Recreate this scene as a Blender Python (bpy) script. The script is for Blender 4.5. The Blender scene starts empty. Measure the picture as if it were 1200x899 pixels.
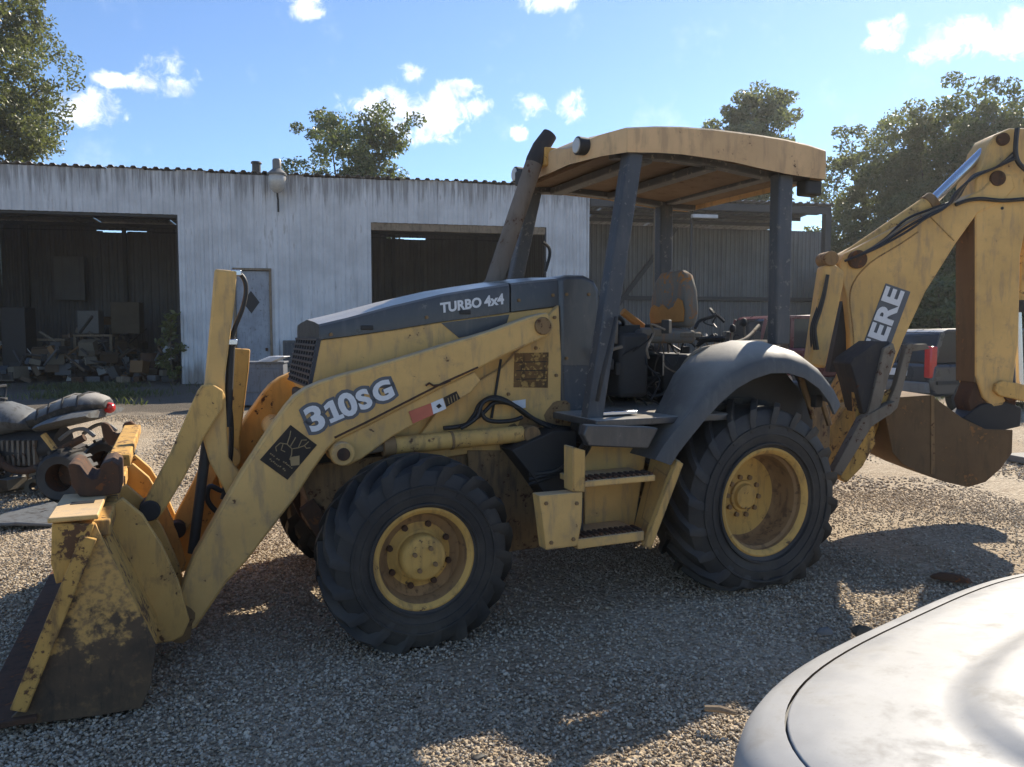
import bpy, bmesh, math, random
import numpy as np
from mathutils import Vector, Matrix
random.seed(4); rng = np.random.default_rng(4)
R = math.radians
S = bpy.context.scene
COL = S.collection

# ------------------------------------------------------------------ camera, light, exposure
FPX, CAMH = 890.0, 1.57
PITCH = math.atan((449.5-390)/FPX)
cd = bpy.data.cameras.new('camera'); cam = bpy.data.objects.new('camera', cd); COL.objects.link(cam)
cam.location = (0, 0, CAMH); cam.rotation_euler = (R(90)-PITCH, 0, 0)
cd.sensor_width = 36; cd.lens = FPX/1200*36; cd.clip_start = .05; cd.clip_end = 3000
S.camera = cam
SUN_EL, SUN_AZ = R(35), R(34)
sl = bpy.data.lights.new('sun', 'SUN'); sl.energy = 4.2; sl.angle = R(.5); sl.color = (1, .90, .74)
sun = bpy.data.objects.new('sun', sl); COL.objects.link(sun)
sdir = Vector((math.sin(SUN_AZ)*math.cos(SUN_EL), math.cos(SUN_AZ)*math.cos(SUN_EL), math.sin(SUN_EL)))
sun.rotation_euler = sdir.to_track_quat('Z', 'Y').to_euler(); sun.location = (12, 20, 25)
S.view_settings.view_transform = 'Standard'; S.view_settings.look = 'None'
S.view_settings.exposure = 1.14; S.view_settings.gamma = 1
S.render.engine = 'CYCLES'
S.cycles.max_bounces = 6; S.cycles.use_denoising = True

def ray(x, y):
    a = (x-600)/FPX; b = (449.5-y)/FPX
    return Vector((a, math.cos(PITCH)+b*math.sin(PITCH), -math.sin(PITCH)+b*math.cos(PITCH)))

# ------------------------------------------------------------------ node helpers
class NT:
    def __init__(s, tree): s.t = tree; s.n = tree.nodes; s.l = tree.links
    def new(s, typ, **kw):
        n = s.n.new(typ)
        for k, v in kw.items():
            if k.startswith('i_'):
                key = k[2:]; key = int(key) if key.isdigit() else key.replace('_', ' ')
                s.put(n.inputs[key], v)
            else: setattr(n, k, v)
        return n
    def put(s, sock, v):
        if hasattr(v, 'is_output'): s.l.new(v, sock)
        else: sock.default_value = v
    def math(s, op, a, b=0., c=None, clamp=False):
        n = s.n.new('ShaderNodeMath'); n.operation = op; n.use_clamp = clamp
        s.put(n.inputs[0], a); s.put(n.inputs[1], b)
        if c is not None: s.put(n.inputs[2], c)
        return n.outputs[0]
    def mix(s, f, a, b, blend='MIX'):
        n = s.n.new('ShaderNodeMix'); n.data_type = 'RGBA'; n.blend_type = blend
        s.put(n.inputs[0], f); s.put(n.inputs[6], a); s.put(n.inputs[7], b); return n.outputs[2]
    def ramp(s, f, lo, hi, a=0., b=1.):
        n = s.n.new('ShaderNodeMapRange'); n.clamp = True; n.interpolation_type = 'SMOOTHSTEP'
        s.put(n.inputs[0], f); n.inputs[1].default_value = lo; n.inputs[2].default_value = hi
        n.inputs[3].default_value = a; n.inputs[4].default_value = b; return n.outputs[0]
    def noise(s, vec, scale, detail=4., rough=.55, dist=0.):
        n = s.n.new('ShaderNodeTexNoise'); s.l.new(vec, n.inputs['Vector'])
        n.inputs['Scale'].default_value = scale; n.inputs['Detail'].default_value = detail
        n.inputs['Roughness'].default_value = rough; n.inputs['Distortion'].default_value = dist
        return n.outputs['Fac']
    def scaled(s, vec, sc):
        n = s.n.new('ShaderNodeMapping'); s.l.new(vec, n.inputs[0]); n.inputs['Scale'].default_value = sc; return n.outputs[0]

# ------------------------------------------------------------------ world: sky with clouds
W = bpy.data.worlds.new('World'); S.world = W; W.use_nodes = True
w = NT(W.node_tree); w.n.clear()
sky = w.new('ShaderNodeTexSky'); sky.sky_type = 'NISHITA'; sky.sun_disc = False
sky.sun_elevation = SUN_EL; sky.sun_rotation = SUN_AZ; sky.air_density = 1.0; sky.dust_density = .12; sky.ozone_density = 2.6
geo = w.new('ShaderNodeTexCoord').outputs['Generated']
sep = w.new('ShaderNodeSeparateXYZ', i_0=geo)
az = w.math('ARCTAN2', sep.outputs[0], sep.outputs[1]); el = w.math('ARCSINE', sep.outputs[2])
def azel(x, y):
    r = ray(x, y).normalized(); return math.atan2(r.x, r.y), math.asin(r.z)
CL = [(100,127,46,20,1),(130,93,20,8,.8),(170,98,24,9,.75),(200,88,26,20,.5),(487,132,68,28,1),(482,92,15,16,.8),(535,103,26,11,.9),
      (563,125,18,10,.9),(620,122,18,15,.9),(669,126,19,17,1),(607,155,10,9,.9),(360,6,22,14,.7),(640,2,34,13,.9),
      (1040,38,24,20,1),(1024,52,16,12,1),(1125,44,56,22,1.),(1190,38,38,24,1.)]
cl = []
for x, y, rx, ry, wt in CL:
    a, e = azel(x, y); cl.append((a, e, rx/FPX*math.cos(a)**2*1.02, ry/FPX*math.cos(a), wt))
for k in range(16):                                    # the same kind of cloud round the rest of the sky
    a = -math.pi+k*.39; e = random.uniform(.12, .75)
    if abs(a) > .8: cl.append((a, e, random.uniform(.05, .14), random.uniform(.02, .05), 1))
cm = None
for a, e, ra, re, wt in cl:
    q = w.math('POWER', w.math('DIVIDE', w.math('SUBTRACT', az, a), ra), 2.)
    p_ = w.math('POWER', w.math('DIVIDE', w.math('SUBTRACT', el, e), re), 2.)
    m = w.math('MULTIPLY', w.math('SUBTRACT', 1., w.math('ADD', q, p_)), wt)
    m = w.math('MAXIMUM', m, -1.5)
    cm = m if cm is None else w.math('MAXIMUM', cm, m)
nz = w.math('ADD', w.math('MULTIPLY', w.noise(geo, 19., 3., .5, .2), .45), w.math('MULTIPLY', w.noise(geo, 55., 8., .62, .6), .55)); nz2 = w.noise(geo, 11., 5., .6)
d_ = w.math('ADD', cm, w.math('MULTIPLY', w.math('SUBTRACT', nz, .5), 6.5))
mask = w.math('MAXIMUM', w.ramp(d_, -.35, 1.5), w.math('MULTIPLY', w.ramp(nz2, .56, .8), .16))
ccol = w.mix(w.ramp(w.noise(geo, 34., 4., .55), .4, .66), (10.5, 10.5, 10.7, 1), (5.6, 5.9, 6.6, 1))
skc = w.mix(1., sky.outputs[0], (.73, .84, .99, 1), 'MULTIPLY')
bg = w.new('ShaderNodeBackground', i_Strength=.085)
w.l.new(w.mix(mask, skc, ccol), bg.inputs[0])
w.l.new(bg.outputs[0], w.new('ShaderNodeOutputWorld').inputs[0])

# ------------------------------------------------------------------ materials
def mat(name):
    m = bpy.data.materials.new(name); m.use_nodes = True
    t = NT(m.node_tree); b = t.n['Principled BSDF']
    return m, t, b
def bump(t, b, h, strength=.3, dist=.01):
    n = t.new('ShaderNodeBump', i_Strength=strength, i_Distance=dist); t.l.new(h, n.inputs['Height']); t.l.new(n.outputs[0], b.inputs['Normal'])
def paint(name, col, dirt=(.10, .065, .035), rust=(.075, .03, .014), rough=.5, dirt_amt=.5, rust_amt=.08, fine=9., spec=.4, metal=0., edge=0., dust=0.):
    m, t, b = mat(name)
    co = t.new('ShaderNodeTexCoord').outputs['Object']
    n1 = t.noise(co, 2.2, 6., .6); n2 = t.noise(co, fine, 7., .65); n3 = t.noise(co, 34., 5., .6); n4 = t.noise(t.scaled(co, (3, 3, .6)), 6., 5., .6)
    c = t.mix(t.ramp(n1, .3, .7), tuple(x*.86 for x in col)+(1,), tuple(min(1, x*1.1) for x in col)+(1,))
    c = t.mix(t.math('MULTIPLY', t.ramp(n4, .48, .72), dirt_amt), c, dirt+(1,))
    c = t.mix(t.math('MULTIPLY', t.ramp(n2, .52, .72), dirt_amt*.8), c, dirt+(1,))
    rr = t.math('ADD', n2, t.math('MULTIPLY', t.math('SUBTRACT', n3, .5), .9))
    rm = t.ramp(rr, .72-rust_amt, .80-rust_amt)
    c = t.mix(rm, c, rust+(1,))
    if edge:                                             # paint worn off along the edges
        bv = t.new('ShaderNodeBevel', samples=4); bv.inputs['Radius'].default_value = .016
        gn = t.new('ShaderNodeNewGeometry').outputs['Normal']
        dt = t.new('ShaderNodeVectorMath', operation='DOT_PRODUCT'); t.l.new(bv.outputs[0], dt.inputs[0]); t.l.new(gn, dt.inputs[1])
        em = t.math('ADD', t.math('MULTIPLY', t.math('SUBTRACT', 1., dt.outputs['Value']), 5.), t.math('MULTIPLY', t.math('SUBTRACT', n2, .58), 2.4))
        c = t.mix(t.math('MULTIPLY', t.ramp(em, .25, .6), edge), c, (.10, .06, .035, 1))
    if dust:                                             # pale dust on whatever faces up, also carrying the hood top's bright highlight
        up = t.new('ShaderNodeSeparateXYZ', i_0=t.new('ShaderNodeNewGeometry').outputs['Normal']).outputs[2]
        c = t.mix(t.math('MULTIPLY', t.math('MULTIPLY', t.ramp(up, .55, .93), dust), t.ramp(n1, .2, .6, .55, 1.)), c, (.42, .385, .33, 1))
    t.l.new(c, b.inputs['Base Color'])
    t.l.new(t.math('ADD', rough, t.math('MULTIPLY', n2, .35), clamp=True), b.inputs['Roughness'])
    b.inputs['Specular IOR Level'].default_value = spec; b.inputs['Metallic'].default_value = metal
    bump(t, b, t.math('ADD', n3, t.math('MULTIPLY', rm, -.8)), .25, .004)
    return m
def flat(name, col, rough=.6, spec=.4, metal=0., var=.25, scale=14.):
    m, t, b = mat(name)
    co = t.new('ShaderNodeTexCoord').outputs['Object']
    n = t.noise(co, scale, 5., .6)
    c = t.mix(n, tuple(x*(1-var) for x in col)+(1,), tuple(min(1, x*(1+var)) for x in col)+(1,))
    t.l.new(c, b.inputs['Base Color']); b.inputs['Roughness'].default_value = rough
    b.inputs['Specular IOR Level'].default_value = spec; b.inputs['Metallic'].default_value = metal
    bump(t, b, n, .12, .004)
    return m
M = {}
M['yellow'] = paint('faded_yellow_paint', (.63, .385, .13), dirt=(.31, .215, .12), rust=(.11, .055, .025), dirt_amt=.6, rust_amt=-.02, edge=.8, dust=.4)
M['yellow_worn'] = paint('worn_yellow_paint', (.60, .36, .11), dirt=(.24, .155, .075), rust=(.12, .06, .028), dirt_amt=.75, rust_amt=.075, rough=.6, edge=1.)
M['rim'] = paint('dull_yellow_rim_paint', (.60, .355, .095), dirt=(.26, .155, .06), rust=(.13, .075, .035), dirt_amt=.7, rust_amt=.04, rough=.6)
M['rim_inner'] = paint('rust_stained_rim_barrel', (.30, .175, .075), dirt=(.12, .07, .035), rust=(.15, .085, .04), dirt_amt=.8, rust_amt=.08, rough=.7)
M['yellow_rusty'] = paint('rusted_yellow_paint', (.54, .31, .08), dirt=(.17, .10, .045), rust=(.12, .06, .028), dirt_amt=1., rust_amt=.15, rough=.7, edge=1.)
M['orange_lit'] = paint('sunlit_yellow_paint', (.60, .32, .075), dirt=(.24, .14, .055), dirt_amt=.45, rust_amt=.07, edge=.8)  # yellow paint shifted to orange, with the sunlight on it put into the colour
M['canopy'] = paint('faded_tan_canopy_paint', (.62, .40, .20), dirt=(.25, .17, .10), dirt_amt=.4, rust_amt=.0, rough=.55, edge=.5, dust=.5)
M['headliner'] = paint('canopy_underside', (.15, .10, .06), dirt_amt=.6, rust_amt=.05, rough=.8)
M['brown'] = paint('oily_brown_steel', (.24, .145, .065), dirt=(.07, .05, .035), dirt_amt=.8, rust_amt=.12, rough=.7)
M['rust'] = paint('dark_rusty_steel', (.085, .045, .025), dirt=(.03, .022, .018), rust=(.16, .06, .02), dirt_amt=.7, rust_amt=.1, rough=.75)
M['rust_tan'] = paint('tan_brown_rust', (.145, .09, .045), dirt=(.075, .055, .03), rust=(.25, .12, .045), dirt_amt=.6, rust_amt=.06, rough=.75, fine=5., edge=.4)
def bucket_mat():                                        # yellow left near the top, ground bare and soiled by digging lower down
    m, t, b = mat('soiled_bucket_paint')
    co = t.new('ShaderNodeTexCoord').outputs['Object']; z = t.new('ShaderNodeSeparateXYZ', i_0=co).outputs[2]
    n1 = t.noise(co, 3., 6., .65); n2 = t.noise(co, 16., 6., .65); n3 = t.noise(co, 40., 4., .6)
    c = t.mix(t.ramp(n1, .3, .7), (.05, .034, .021, 1), (.125, .078, .04, 1))
    c = t.mix(t.ramp(n2, .5, .72, 0, .8), c, (.20, .115, .05, 1)); c = t.mix(t.ramp(t.noise(t.scaled(co, (6, 1, 1)), 5., 6., .7), .52, .7, 0, .7), c, (.03, .022, .016, 1))
    f = t.math('ADD', t.math('MULTIPLY', t.math('SUBTRACT', z, .36), 2.4), t.math('ADD', t.math('MULTIPLY', t.math('SUBTRACT', n2, .5), 2.6), t.math('MULTIPLY', t.math('SUBTRACT', n1, .5), 3.4)))
    y = t.mix(t.ramp(n3, .4, .7), (.52, .30, .085, 1), (.24, .145, .06, 1))
    c = t.mix(t.ramp(f, -.1, .35), c, y); t.l.new(c, b.inputs['Base Color']); b.inputs['Roughness'].default_value = .75
    bump(t, b, t.math('ADD', n3, n2), .3, .004); return m
M['bucket_side'] = bucket_mat()
M['charcoal'] = paint('charcoal_hood_paint', (.052, .051, .052), dirt=(.115, .105, .09), rust=(.13, .12, .105), dirt_amt=.45, rust_amt=.02, rough=.16, spec=.6, edge=.25, dust=.8)
M['fender'] = paint('grey_fender_plastic', (.080, .078, .075), dirt=(.16, .15, .13), rust=(.05, .045, .04), dirt_amt=.4, rust_amt=.0, rough=.45, dust=.75)
M['post'] = paint('dark_grey_post_paint', (.06, .063, .068), dirt=(.12, .11, .10), rust=(.17, .16, .14), dirt_amt=.5, rust_amt=.10, rough=.4, fine=16., edge=.5)
M['black'] = flat('black_rubber', (.018, .018, .019), .6)
M['hose'] = flat('hydraulic_hose_rubber', (.022, .021, .02), .5)
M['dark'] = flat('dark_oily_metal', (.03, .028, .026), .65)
M['chrome'] = flat('polished_rod', (.62, .64, .68), .25, .5, .9, .06)
M['stack'] = paint('heat_browned_pipe', (.17, .135, .105), dirt=(.09, .065, .045), dirt_amt=.5, rust_amt=.08, rough=.7)
M['pad'] = paint('dark_pad_steel', (.04, .036, .034), dirt=(.09, .07, .05), dirt_amt=.5, rust_amt=.05, rough=.7)
M['bar'] = paint('dusty_grey_bar', (.19, .155, .115), dirt=(.10, .075, .05), dirt_amt=.6, rust_amt=.08, rough=.7)
M['seat'] = paint('torn_seat_cover', (.17, .155, .13), dirt=(.34, .15, .05), rust=(.36, .15, .04), dirt_amt=.6, rust_amt=.14, rough=.85, fine=4.)
M['foam'] = flat('weathered_orange_foam', (.42, .19, .05), .9)
M['white_print'] = flat('white_print', (.66, .66, .66), .5, var=.14, scale=60)
M['grey_print'] = flat('grey_outline_print', (.10, .105, .115), .5)
M['black_print'] = paint('brown_black_print', (.022, .016, .012), dirt=(.08, .05, .025), dirt_amt=.4, rust_amt=-.05, rough=.5)
M['tan_print'] = flat('tan_print', (.30, .21, .10), .5)
M['decal_brown'] = paint('weathered_warning_decal', (.17, .09, .03), dirt=(.045, .028, .014), rust=(.38, .23, .07), dirt_amt=1., rust_amt=.2, rough=.6, fine=22.)
M['red_print'] = flat('faded_red_print', (.50, .13, .075), .5)
M['yellow_trim'] = flat('yellow_trim', (.5, .32, .06), .5)
M['grille'] = flat('grille_metal', (.045, .045, .05), .5, metal=.2)
M['glass_lamp'] = flat('lamp_glass', (.42, .40, .36), .15, .6)
M['glass'] = flat('tinted_window_glass', (.02, .024, .028), .12, .35, var=.1)
M['white_car'] = None
def tyre_mat(name, col, dust):
    m, t, b = mat(name)
    co = t.new('ShaderNodeTexCoord').outputs['Object']
    n1 = t.noise(co, 3.5, 6., .65); n2 = t.noise(co, 40., 4., .6)
    c = t.mix(t.ramp(n1, .35, .75, 0, .6), col+(1,), dust+(1,))
    t.l.new(t.mix(t.math('MULTIPLY', n2, .35), c, (.012, .012, .013, 1)), b.inputs['Base Color'])
    b.inputs['Roughness'].default_value = .62; b.inputs['Specular IOR Level'].default_value = .35
    bump(t, b, n2, .2, .004); return m
M['tyre'] = tyre_mat('dusty_tyre_rubber', (.030, .029, .028), (.105, .09, .07))
# ribbed sheet metal with streaks
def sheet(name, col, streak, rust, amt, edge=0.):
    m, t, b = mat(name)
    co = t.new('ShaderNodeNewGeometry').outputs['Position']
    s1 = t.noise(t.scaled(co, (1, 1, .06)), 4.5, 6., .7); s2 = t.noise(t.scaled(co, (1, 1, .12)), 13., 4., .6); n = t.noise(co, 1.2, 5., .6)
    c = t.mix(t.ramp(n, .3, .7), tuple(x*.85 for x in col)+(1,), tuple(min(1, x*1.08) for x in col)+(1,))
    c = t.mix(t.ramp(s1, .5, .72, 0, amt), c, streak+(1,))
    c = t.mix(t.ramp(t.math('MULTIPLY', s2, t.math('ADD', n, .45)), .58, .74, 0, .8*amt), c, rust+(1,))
    if edge:                                            # rust stains that run down from the eave and up from the cut edges
        z = t.new('ShaderNodeSeparateXYZ', i_0=co).outputs[2]
        s3 = t.noise(t.scaled(co, (1, 1, .05)), 9., 5., .7)
        f = t.math('ADD', t.ramp(z, edge-1.7, edge, 0, .42), t.math('SUBTRACT', s3, .5))
        c = t.mix(t.ramp(f, .25, .5, 0, .6), c, (.075, .06, .05, 1))
        f2 = t.math('ADD', t.ramp(z, 1.3, .0, 0, .5), t.math('SUBTRACT', s1, .5)); c = t.mix(t.ramp(f2, .2, .5, 0, .75), c, (.16, .12, .085, 1))
    t.l.new(c, b.inputs['Base Color']); b.inputs['Roughness'].default_value = .5; b.inputs['Specular IOR Level'].default_value = .35
    return m
jm, jt, jb = mat('mixed_junk'); rp = jt.new('ShaderNodeNewGeometry').outputs['Random Per Island']
cr = jt.new('ShaderNodeValToRGB'); cr.color_ramp.interpolation = 'CONSTANT'; jt.l.new(rp, cr.inputs[0]); e = cr.color_ramp.elements
e[0].color = (.05, .045, .04, 1); e[1].position = .92; e[1].color = (.42, .42, .40, 1)
for p_, c_ in ((.25, (.11, .07, .04, 1)), (.45, (.09, .09, .09, 1)), (.62, (.16, .13, .09, 1)), (.78, (.06, .075, .09, 1)), (.86, (.18, .09, .03, 1))): q = e.new(p_); q.color = c_
jt.l.new(cr.outputs[0], jb.inputs['Base Color']); jb.inputs['Roughness'].default_value = .7
# ------------------------------------------------------------------ mesh builder
class MB:
    def __init__(s): s.v = []; s.f = []
    def add(s, vs, fs):
        o = len(s.v); s.v += [tuple(x) for x in vs]; s.f += [tuple(i+o for i in f) for f in fs]; return s
    def prism(s, pts, off):
        n = len(pts); off = Vector(off); a = [Vector(p) for p in pts]
        return s.add(a+[p+off for p in a], [tuple(range(n)), tuple(range(2*n-1, n-1, -1))]+[(i, i+n, (i+1) % n+n, (i+1) % n) for i in range(n)])
    def box(s, c, d, rz=0, rot=None):
        m = rot if rot else Matrix.Rotation(rz, 3, 'Z')
        vs = [Vector(c)+m @ Vector((x*d[0]/2, y*d[1]/2, z*d[2]/2)) for x in (-1, 1) for y in (-1, 1) for z in (-1, 1)]
        return s.add(vs, [(0,1,3,2),(4,6,7,5),(0,4,5,1),(2,3,7,6),(0,2,6,4),(1,5,7,3)])
    def bar(s, p0, p1, w, h, side=(0, 1, 0)):           # rectangular bar between two points; w along side, h across
        p0, p1 = Vector(p0), Vector(p1); d = (p1-p0); L = d.length; d.normalize()
        a = Vector(side); a = (a-d*a.dot(d)).normalized(); b = d.cross(a)
        vs = [p+a*x*w/2+b*y*h/2 for p in (p0, p1) for x, y in ((-1,-1),(1,-1),(1,1),(-1,1))]
        return s.add(vs, [(3,2,1,0),(4,5,6,7)]+[(i, (i+1) % 4, (i+1) % 4+4, i+4) for i in range(4)])
    def tube(s, path, r, seg=8, cap=True):
        path = [Vector(p) for p in path]; n = len(path); rs = r if isinstance(r, (list, tuple)) else [r]*n
        up = None; vs = []
        for i, p in enumerate(path):
            d = (path[min(i+1, n-1)]-path[max(i-1, 0)]).normalized()
            if up is None: up = Vector((0, 0, 1)) if abs(d.z) < .9 else Vector((1, 0, 0))
            a = d.cross(up).normalized(); up = a.cross(d).normalized()
            vs += [p+(a*math.cos(2*math.pi*k/seg)+up*math.sin(2*math.pi*k/seg))*rs[i] for k in range(seg)]
        fs = [(i*seg+k, i*seg+(k+1) % seg, (i+1)*seg+(k+1) % seg, (i+1)*seg+k) for i in range(n-1) for k in range(seg)]
        if cap: fs += [tuple(range(seg-1, -1, -1)), tuple(range((n-1)*seg, n*seg))]
        return s.add(vs, fs)
    def cyl(s, p0, p1, r, r1=None, seg=18): return s.tube([p0, p1], [r, r if r1 is None else r1], seg)
    def lathe(s, prof, seg=48, axis='y', c=(0, 0, 0)):  # prof: (radius, along)
        vs = []; c = Vector(c); n = len(prof)
        for r, y in prof:
            for k in range(seg):
                a = 2*math.pi*k/seg
                vs.append(c+(Vector((r*math.cos(a), y, r*math.sin(a))) if axis == 'y' else Vector((r*math.cos(a), r*math.sin(a), y))))
        return s.add(vs, [(i*seg+k, i*seg+(k+1) % seg, (i+1)*seg+(k+1) % seg, (i+1)*seg+k) for i in range(n-1) for k in range(seg)])
    def build(s, name, m, parent=None, bevel=0., smooth=None, loc=None, kind=None, segs=2):
        me = bpy.data.meshes.new(name); me.from_pydata(s.v, [], s.f); me.validate()
        bm = bmesh.new(); bm.from_mesh(me); bmesh.ops.recalc_face_normals(bm, faces=bm.faces); bm.to_mesh(me); bm.free()
        if m: me.materials.append(m)
        if smooth is not None:
            me.shade_smooth(); me.set_sharp_from_angle(angle=R(smooth))
        o = bpy.data.objects.new(name, me); COL.objects.link(o)
        if parent: o.parent = parent
        if loc: o.location = loc
        if bevel:
            b = o.modifiers.new('bevel', 'BEVEL'); b.width = bevel; b.segments = segs; b.limit_method = 'ANGLE'; b.angle_limit = R(40)
            me.shade_smooth(); me.set_sharp_from_angle(angle=R(50))
        if kind: o['kind'] = kind
        return o
def smooth_path(pts, k=6):
    pts = [Vector(p) for p in pts]; out = []
    for i in range(len(pts)-1):
        p0, p1, p2, p3 = pts[max(i-1, 0)], pts[i], pts[i+1], pts[min(i+2, len(pts)-1)]
        for j in range(k):
            t = j/k
            out.append(.5*((2*p1)+(-p0+p2)*t+(2*p0-5*p1+4*p2-p3)*t*t+(-p0+3*p1-3*p2+p3)*t**3))
    return out+[pts[-1]]
def empty(name, loc=(0, 0, 0), rz=0., label=None, cat=None, group=None):
    o = bpy.data.objects.new(name, None); COL.objects.link(o); o.location = loc; o.rotation_euler = (0, 0, rz); o.empty_display_size = .2
    return tag(o, label, cat, group)
def tag(o, label=None, cat=None, group=None, kind=None):
    for k, v in (('label', label), ('category', cat), ('group', group), ('kind', kind)):
        if v: o[k] = v
    return o
def inst(src, name, parent=None, loc=None, rot=None, scale=None, m=None):
    o = src.copy(); o.name = name; COL.objects.link(o)
    if parent: o.parent = parent
    if loc is not None: o.location = loc
    if rot is not None: o.rotation_euler = rot
    if scale is not None: o.scale = scale
    return o

# ------------------------------------------------------------------ ground
def ground_mat():
    m, t, b = mat('gravel_ground')
    co = t.new('ShaderNodeNewGeometry').outputs['Position']
    v = t.new('ShaderNodeTexVoronoi', i_Scale=42.); t.l.new(co, v.inputs['Vector'])
    v2 = t.new('ShaderNodeTexVoronoi', i_Scale=15.); t.l.new(co, v2.inputs['Vector'])
    big = t.noise(co, .45, 6., .6); mid = t.noise(co, 2.6, 5., .6)
    g = t.new('ShaderNodeSeparateColor', i_0=v.outputs['Color']).outputs[0]
    g2 = t.new('ShaderNodeSeparateColor', i_0=v2.outputs['Color']).outputs[1]
    c = t.mix(g, (.24, .187, .125, 1), (.53, .44, .32, 1))
    c = t.mix(t.math('MULTIPLY', g2, .35), c, (.46, .375, .27, 1))
    c = t.mix(t.ramp(t.math('ADD', big, t.math('MULTIPLY', mid, .4)), .55, .9, 0, .55), c, (.25, .17, .095, 1))
    y = t.new('ShaderNodeSeparateXYZ', i_0=co).outputs[1]
    x = t.new('ShaderNodeSeparateXYZ', i_0=co).outputs[0]
    soil_shade = t.math('ADD', t.math('SUBTRACT', y, t.math('MULTIPLY', x, .2)), t.math('MULTIPLY', t.math('SUBTRACT', mid, .5), 4.))
    c = t.mix(t.ramp(soil_shade, 14.5, 17.5, 0, .82), c, (.055, .05, .045, 1))      # dark earth in front of the shed, with part of its shadow painted in
    t.l.new(c, b.inputs['Base Color']); b.inputs['Roughness'].default_value = .9; b.inputs['Specular IOR Level'].default_value = .2
    h = t.math('ADD', t.math('MULTIPLY', v.outputs['Distance'], -1.), t.math('MULTIPLY', t.noise(co, 90., 3., .6), .35))
    bump(t, b, h, .9, .02)
    return m
def gz(x, y):                                            # the yard falls away a little towards the camera
    t = max(0., min(1., (5.3-y)/1.7)); t = t*t*(3-2*t)
    return -.055*t
gb = MB(); n = 60; ext = 14.
vs = []; xs = [(-1 if k < 0 else 1)*ext*(abs(k)/30)**1 for k in range(-30, 31)]
gx = [-400, -120, -40]+xs+[40, 120, 400]; gy = [-150, -40, -10]+[y*.5 for y in range(-2, 60)]+[40, 70, 150, 500]
for yy in gy:
    for xx in gx:
        z = .03*math.sin(xx*.9+1)*math.sin(yy*.7)+.02*math.sin(xx*2.1+yy*1.3) if abs(xx) < 15 and yy < 21 else 0
        if 1.5 < yy < 8.5 and -4 < xx < 5: z *= .25
        vs.append((xx, yy, z-.012+gz(xx, yy)))
nx = len(gx)
gb.add(vs, [(j*nx+i, j*nx+i+1, (j+1)*nx+i+1, (j+1)*nx+i) for j in range(len(gy)-1) for i in range(nx-1)])
ground = gb.build('ground', ground_mat(), smooth=60, kind='structure')

def stone_mat():
    m, t, b = mat('gravel_stones')
    rnd = t.new('ShaderNodeObjectInfo').outputs['Random']
    co = t.new('ShaderNodeNewGeometry').outputs['Position']
    n = t.noise(co, 60., 4., .6); big = t.noise(co, .6, 4., .6)
    cr = t.new('ShaderNodeValToRGB'); t.l.new(rnd, cr.inputs[0]); e = cr.color_ramp.elements
    e[0].color = (.21, .165, .115, 1); e[1].color = (.72, .61, .45, 1)
    for p, c in ((.3, (.37, .285, .185, 1)), (.55, (.49, .395, .275, 1)), (.75, (.55, .475, .365, 1))):
        q = e.new(p); q.color = c
    c = t.mix(t.ramp(big, .45, .7, 0, .4), cr.outputs[0], (.30, .235, .16, 1))
    t.l.new(t.mix(t.math('MULTIPLY', n, .4), c, (.12, .10, .08, 1)), b.inputs['Base Color'])
    b.inputs['Roughness'].default_value = .85; b.inputs['Specular IOR Level'].default_value = .25
    return m
SM = stone_mat()
def scatter(name, pts, smin, smax, m, flatz=.65):
    me = bpy.data.meshes.new(name); me.from_pydata([tuple(p) for p in pts], [], []); o = bpy.data.objects.new(name, me); COL.objects.link(o)
    me.materials.append(m)
    g = bpy.data.node_groups.new(name, 'GeometryNodeTree')
    g.interface.new_socket('Geometry', in_out='INPUT', socket_type='NodeSocketGeometry'); g.interface.new_socket('Geometry', in_out='OUTPUT', socket_type='NodeSocketGeometry')
    t = NT(g); gi = t.new('NodeGroupInput'); go = t.new('NodeGroupOutput')
    ico = t.new('GeometryNodeMeshIcoSphere', i_Radius=1., i_Subdivisions=2)
    sp = t.new('GeometryNodeSetPosition'); t.l.new(ico.outputs[0], sp.inputs['Geometry'])
    nz = t.new('ShaderNodeTexNoise', i_Scale=1.1)
    vm = t.new('ShaderNodeVectorMath', operation='SUBTRACT'); t.l.new(nz.outputs['Color'], vm.inputs[0]); vm.inputs[1].default_value = (.5, .5, .5)
    vs_ = t.new('ShaderNodeVectorMath', operation='SCALE'); t.l.new(vm.outputs[0], vs_.inputs[0]); vs_.inputs['Scale'].default_value = 1.5
    t.l.new(vs_.outputs[0], sp.inputs['Offset'])
    smat = t.new('GeometryNodeSetMaterial'); smat.inputs['Material'].default_value = m; t.l.new(sp.outputs[0], smat.inputs['Geometry'])
    rv = t.new('FunctionNodeRandomValue', data_type='FLOAT_VECTOR'); rv.inputs[0].default_value = (-.6, -.6, 0); rv.inputs[1].default_value = (.6, .6, 6.28); rv.inputs['Seed'].default_value = 3
    rs = t.new('FunctionNodeRandomValue', data_type='FLOAT_VECTOR'); rs.inputs[0].default_value = (smin, smin, smin*flatz); rs.inputs[1].default_value = (smax, smax, smax*flatz); rs.inputs['Seed'].default_value = 8
    ip = t.new('GeometryNodeInstanceOnPoints'); t.l.new(gi.outputs[0], ip.inputs['Points']); t.l.new(smat.outputs[0], ip.inputs['Instance'])
    t.l.new(rv.outputs[0], ip.inputs['Rotation']); t.l.new(rs.outputs[0], ip.inputs['Scale'])
    t.l.new(ip.outputs[0], go.inputs[0])
    md = o.modifiers.new('scatter', 'NODES'); md.node_group = g
    return tag(o, kind='stuff')
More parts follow.
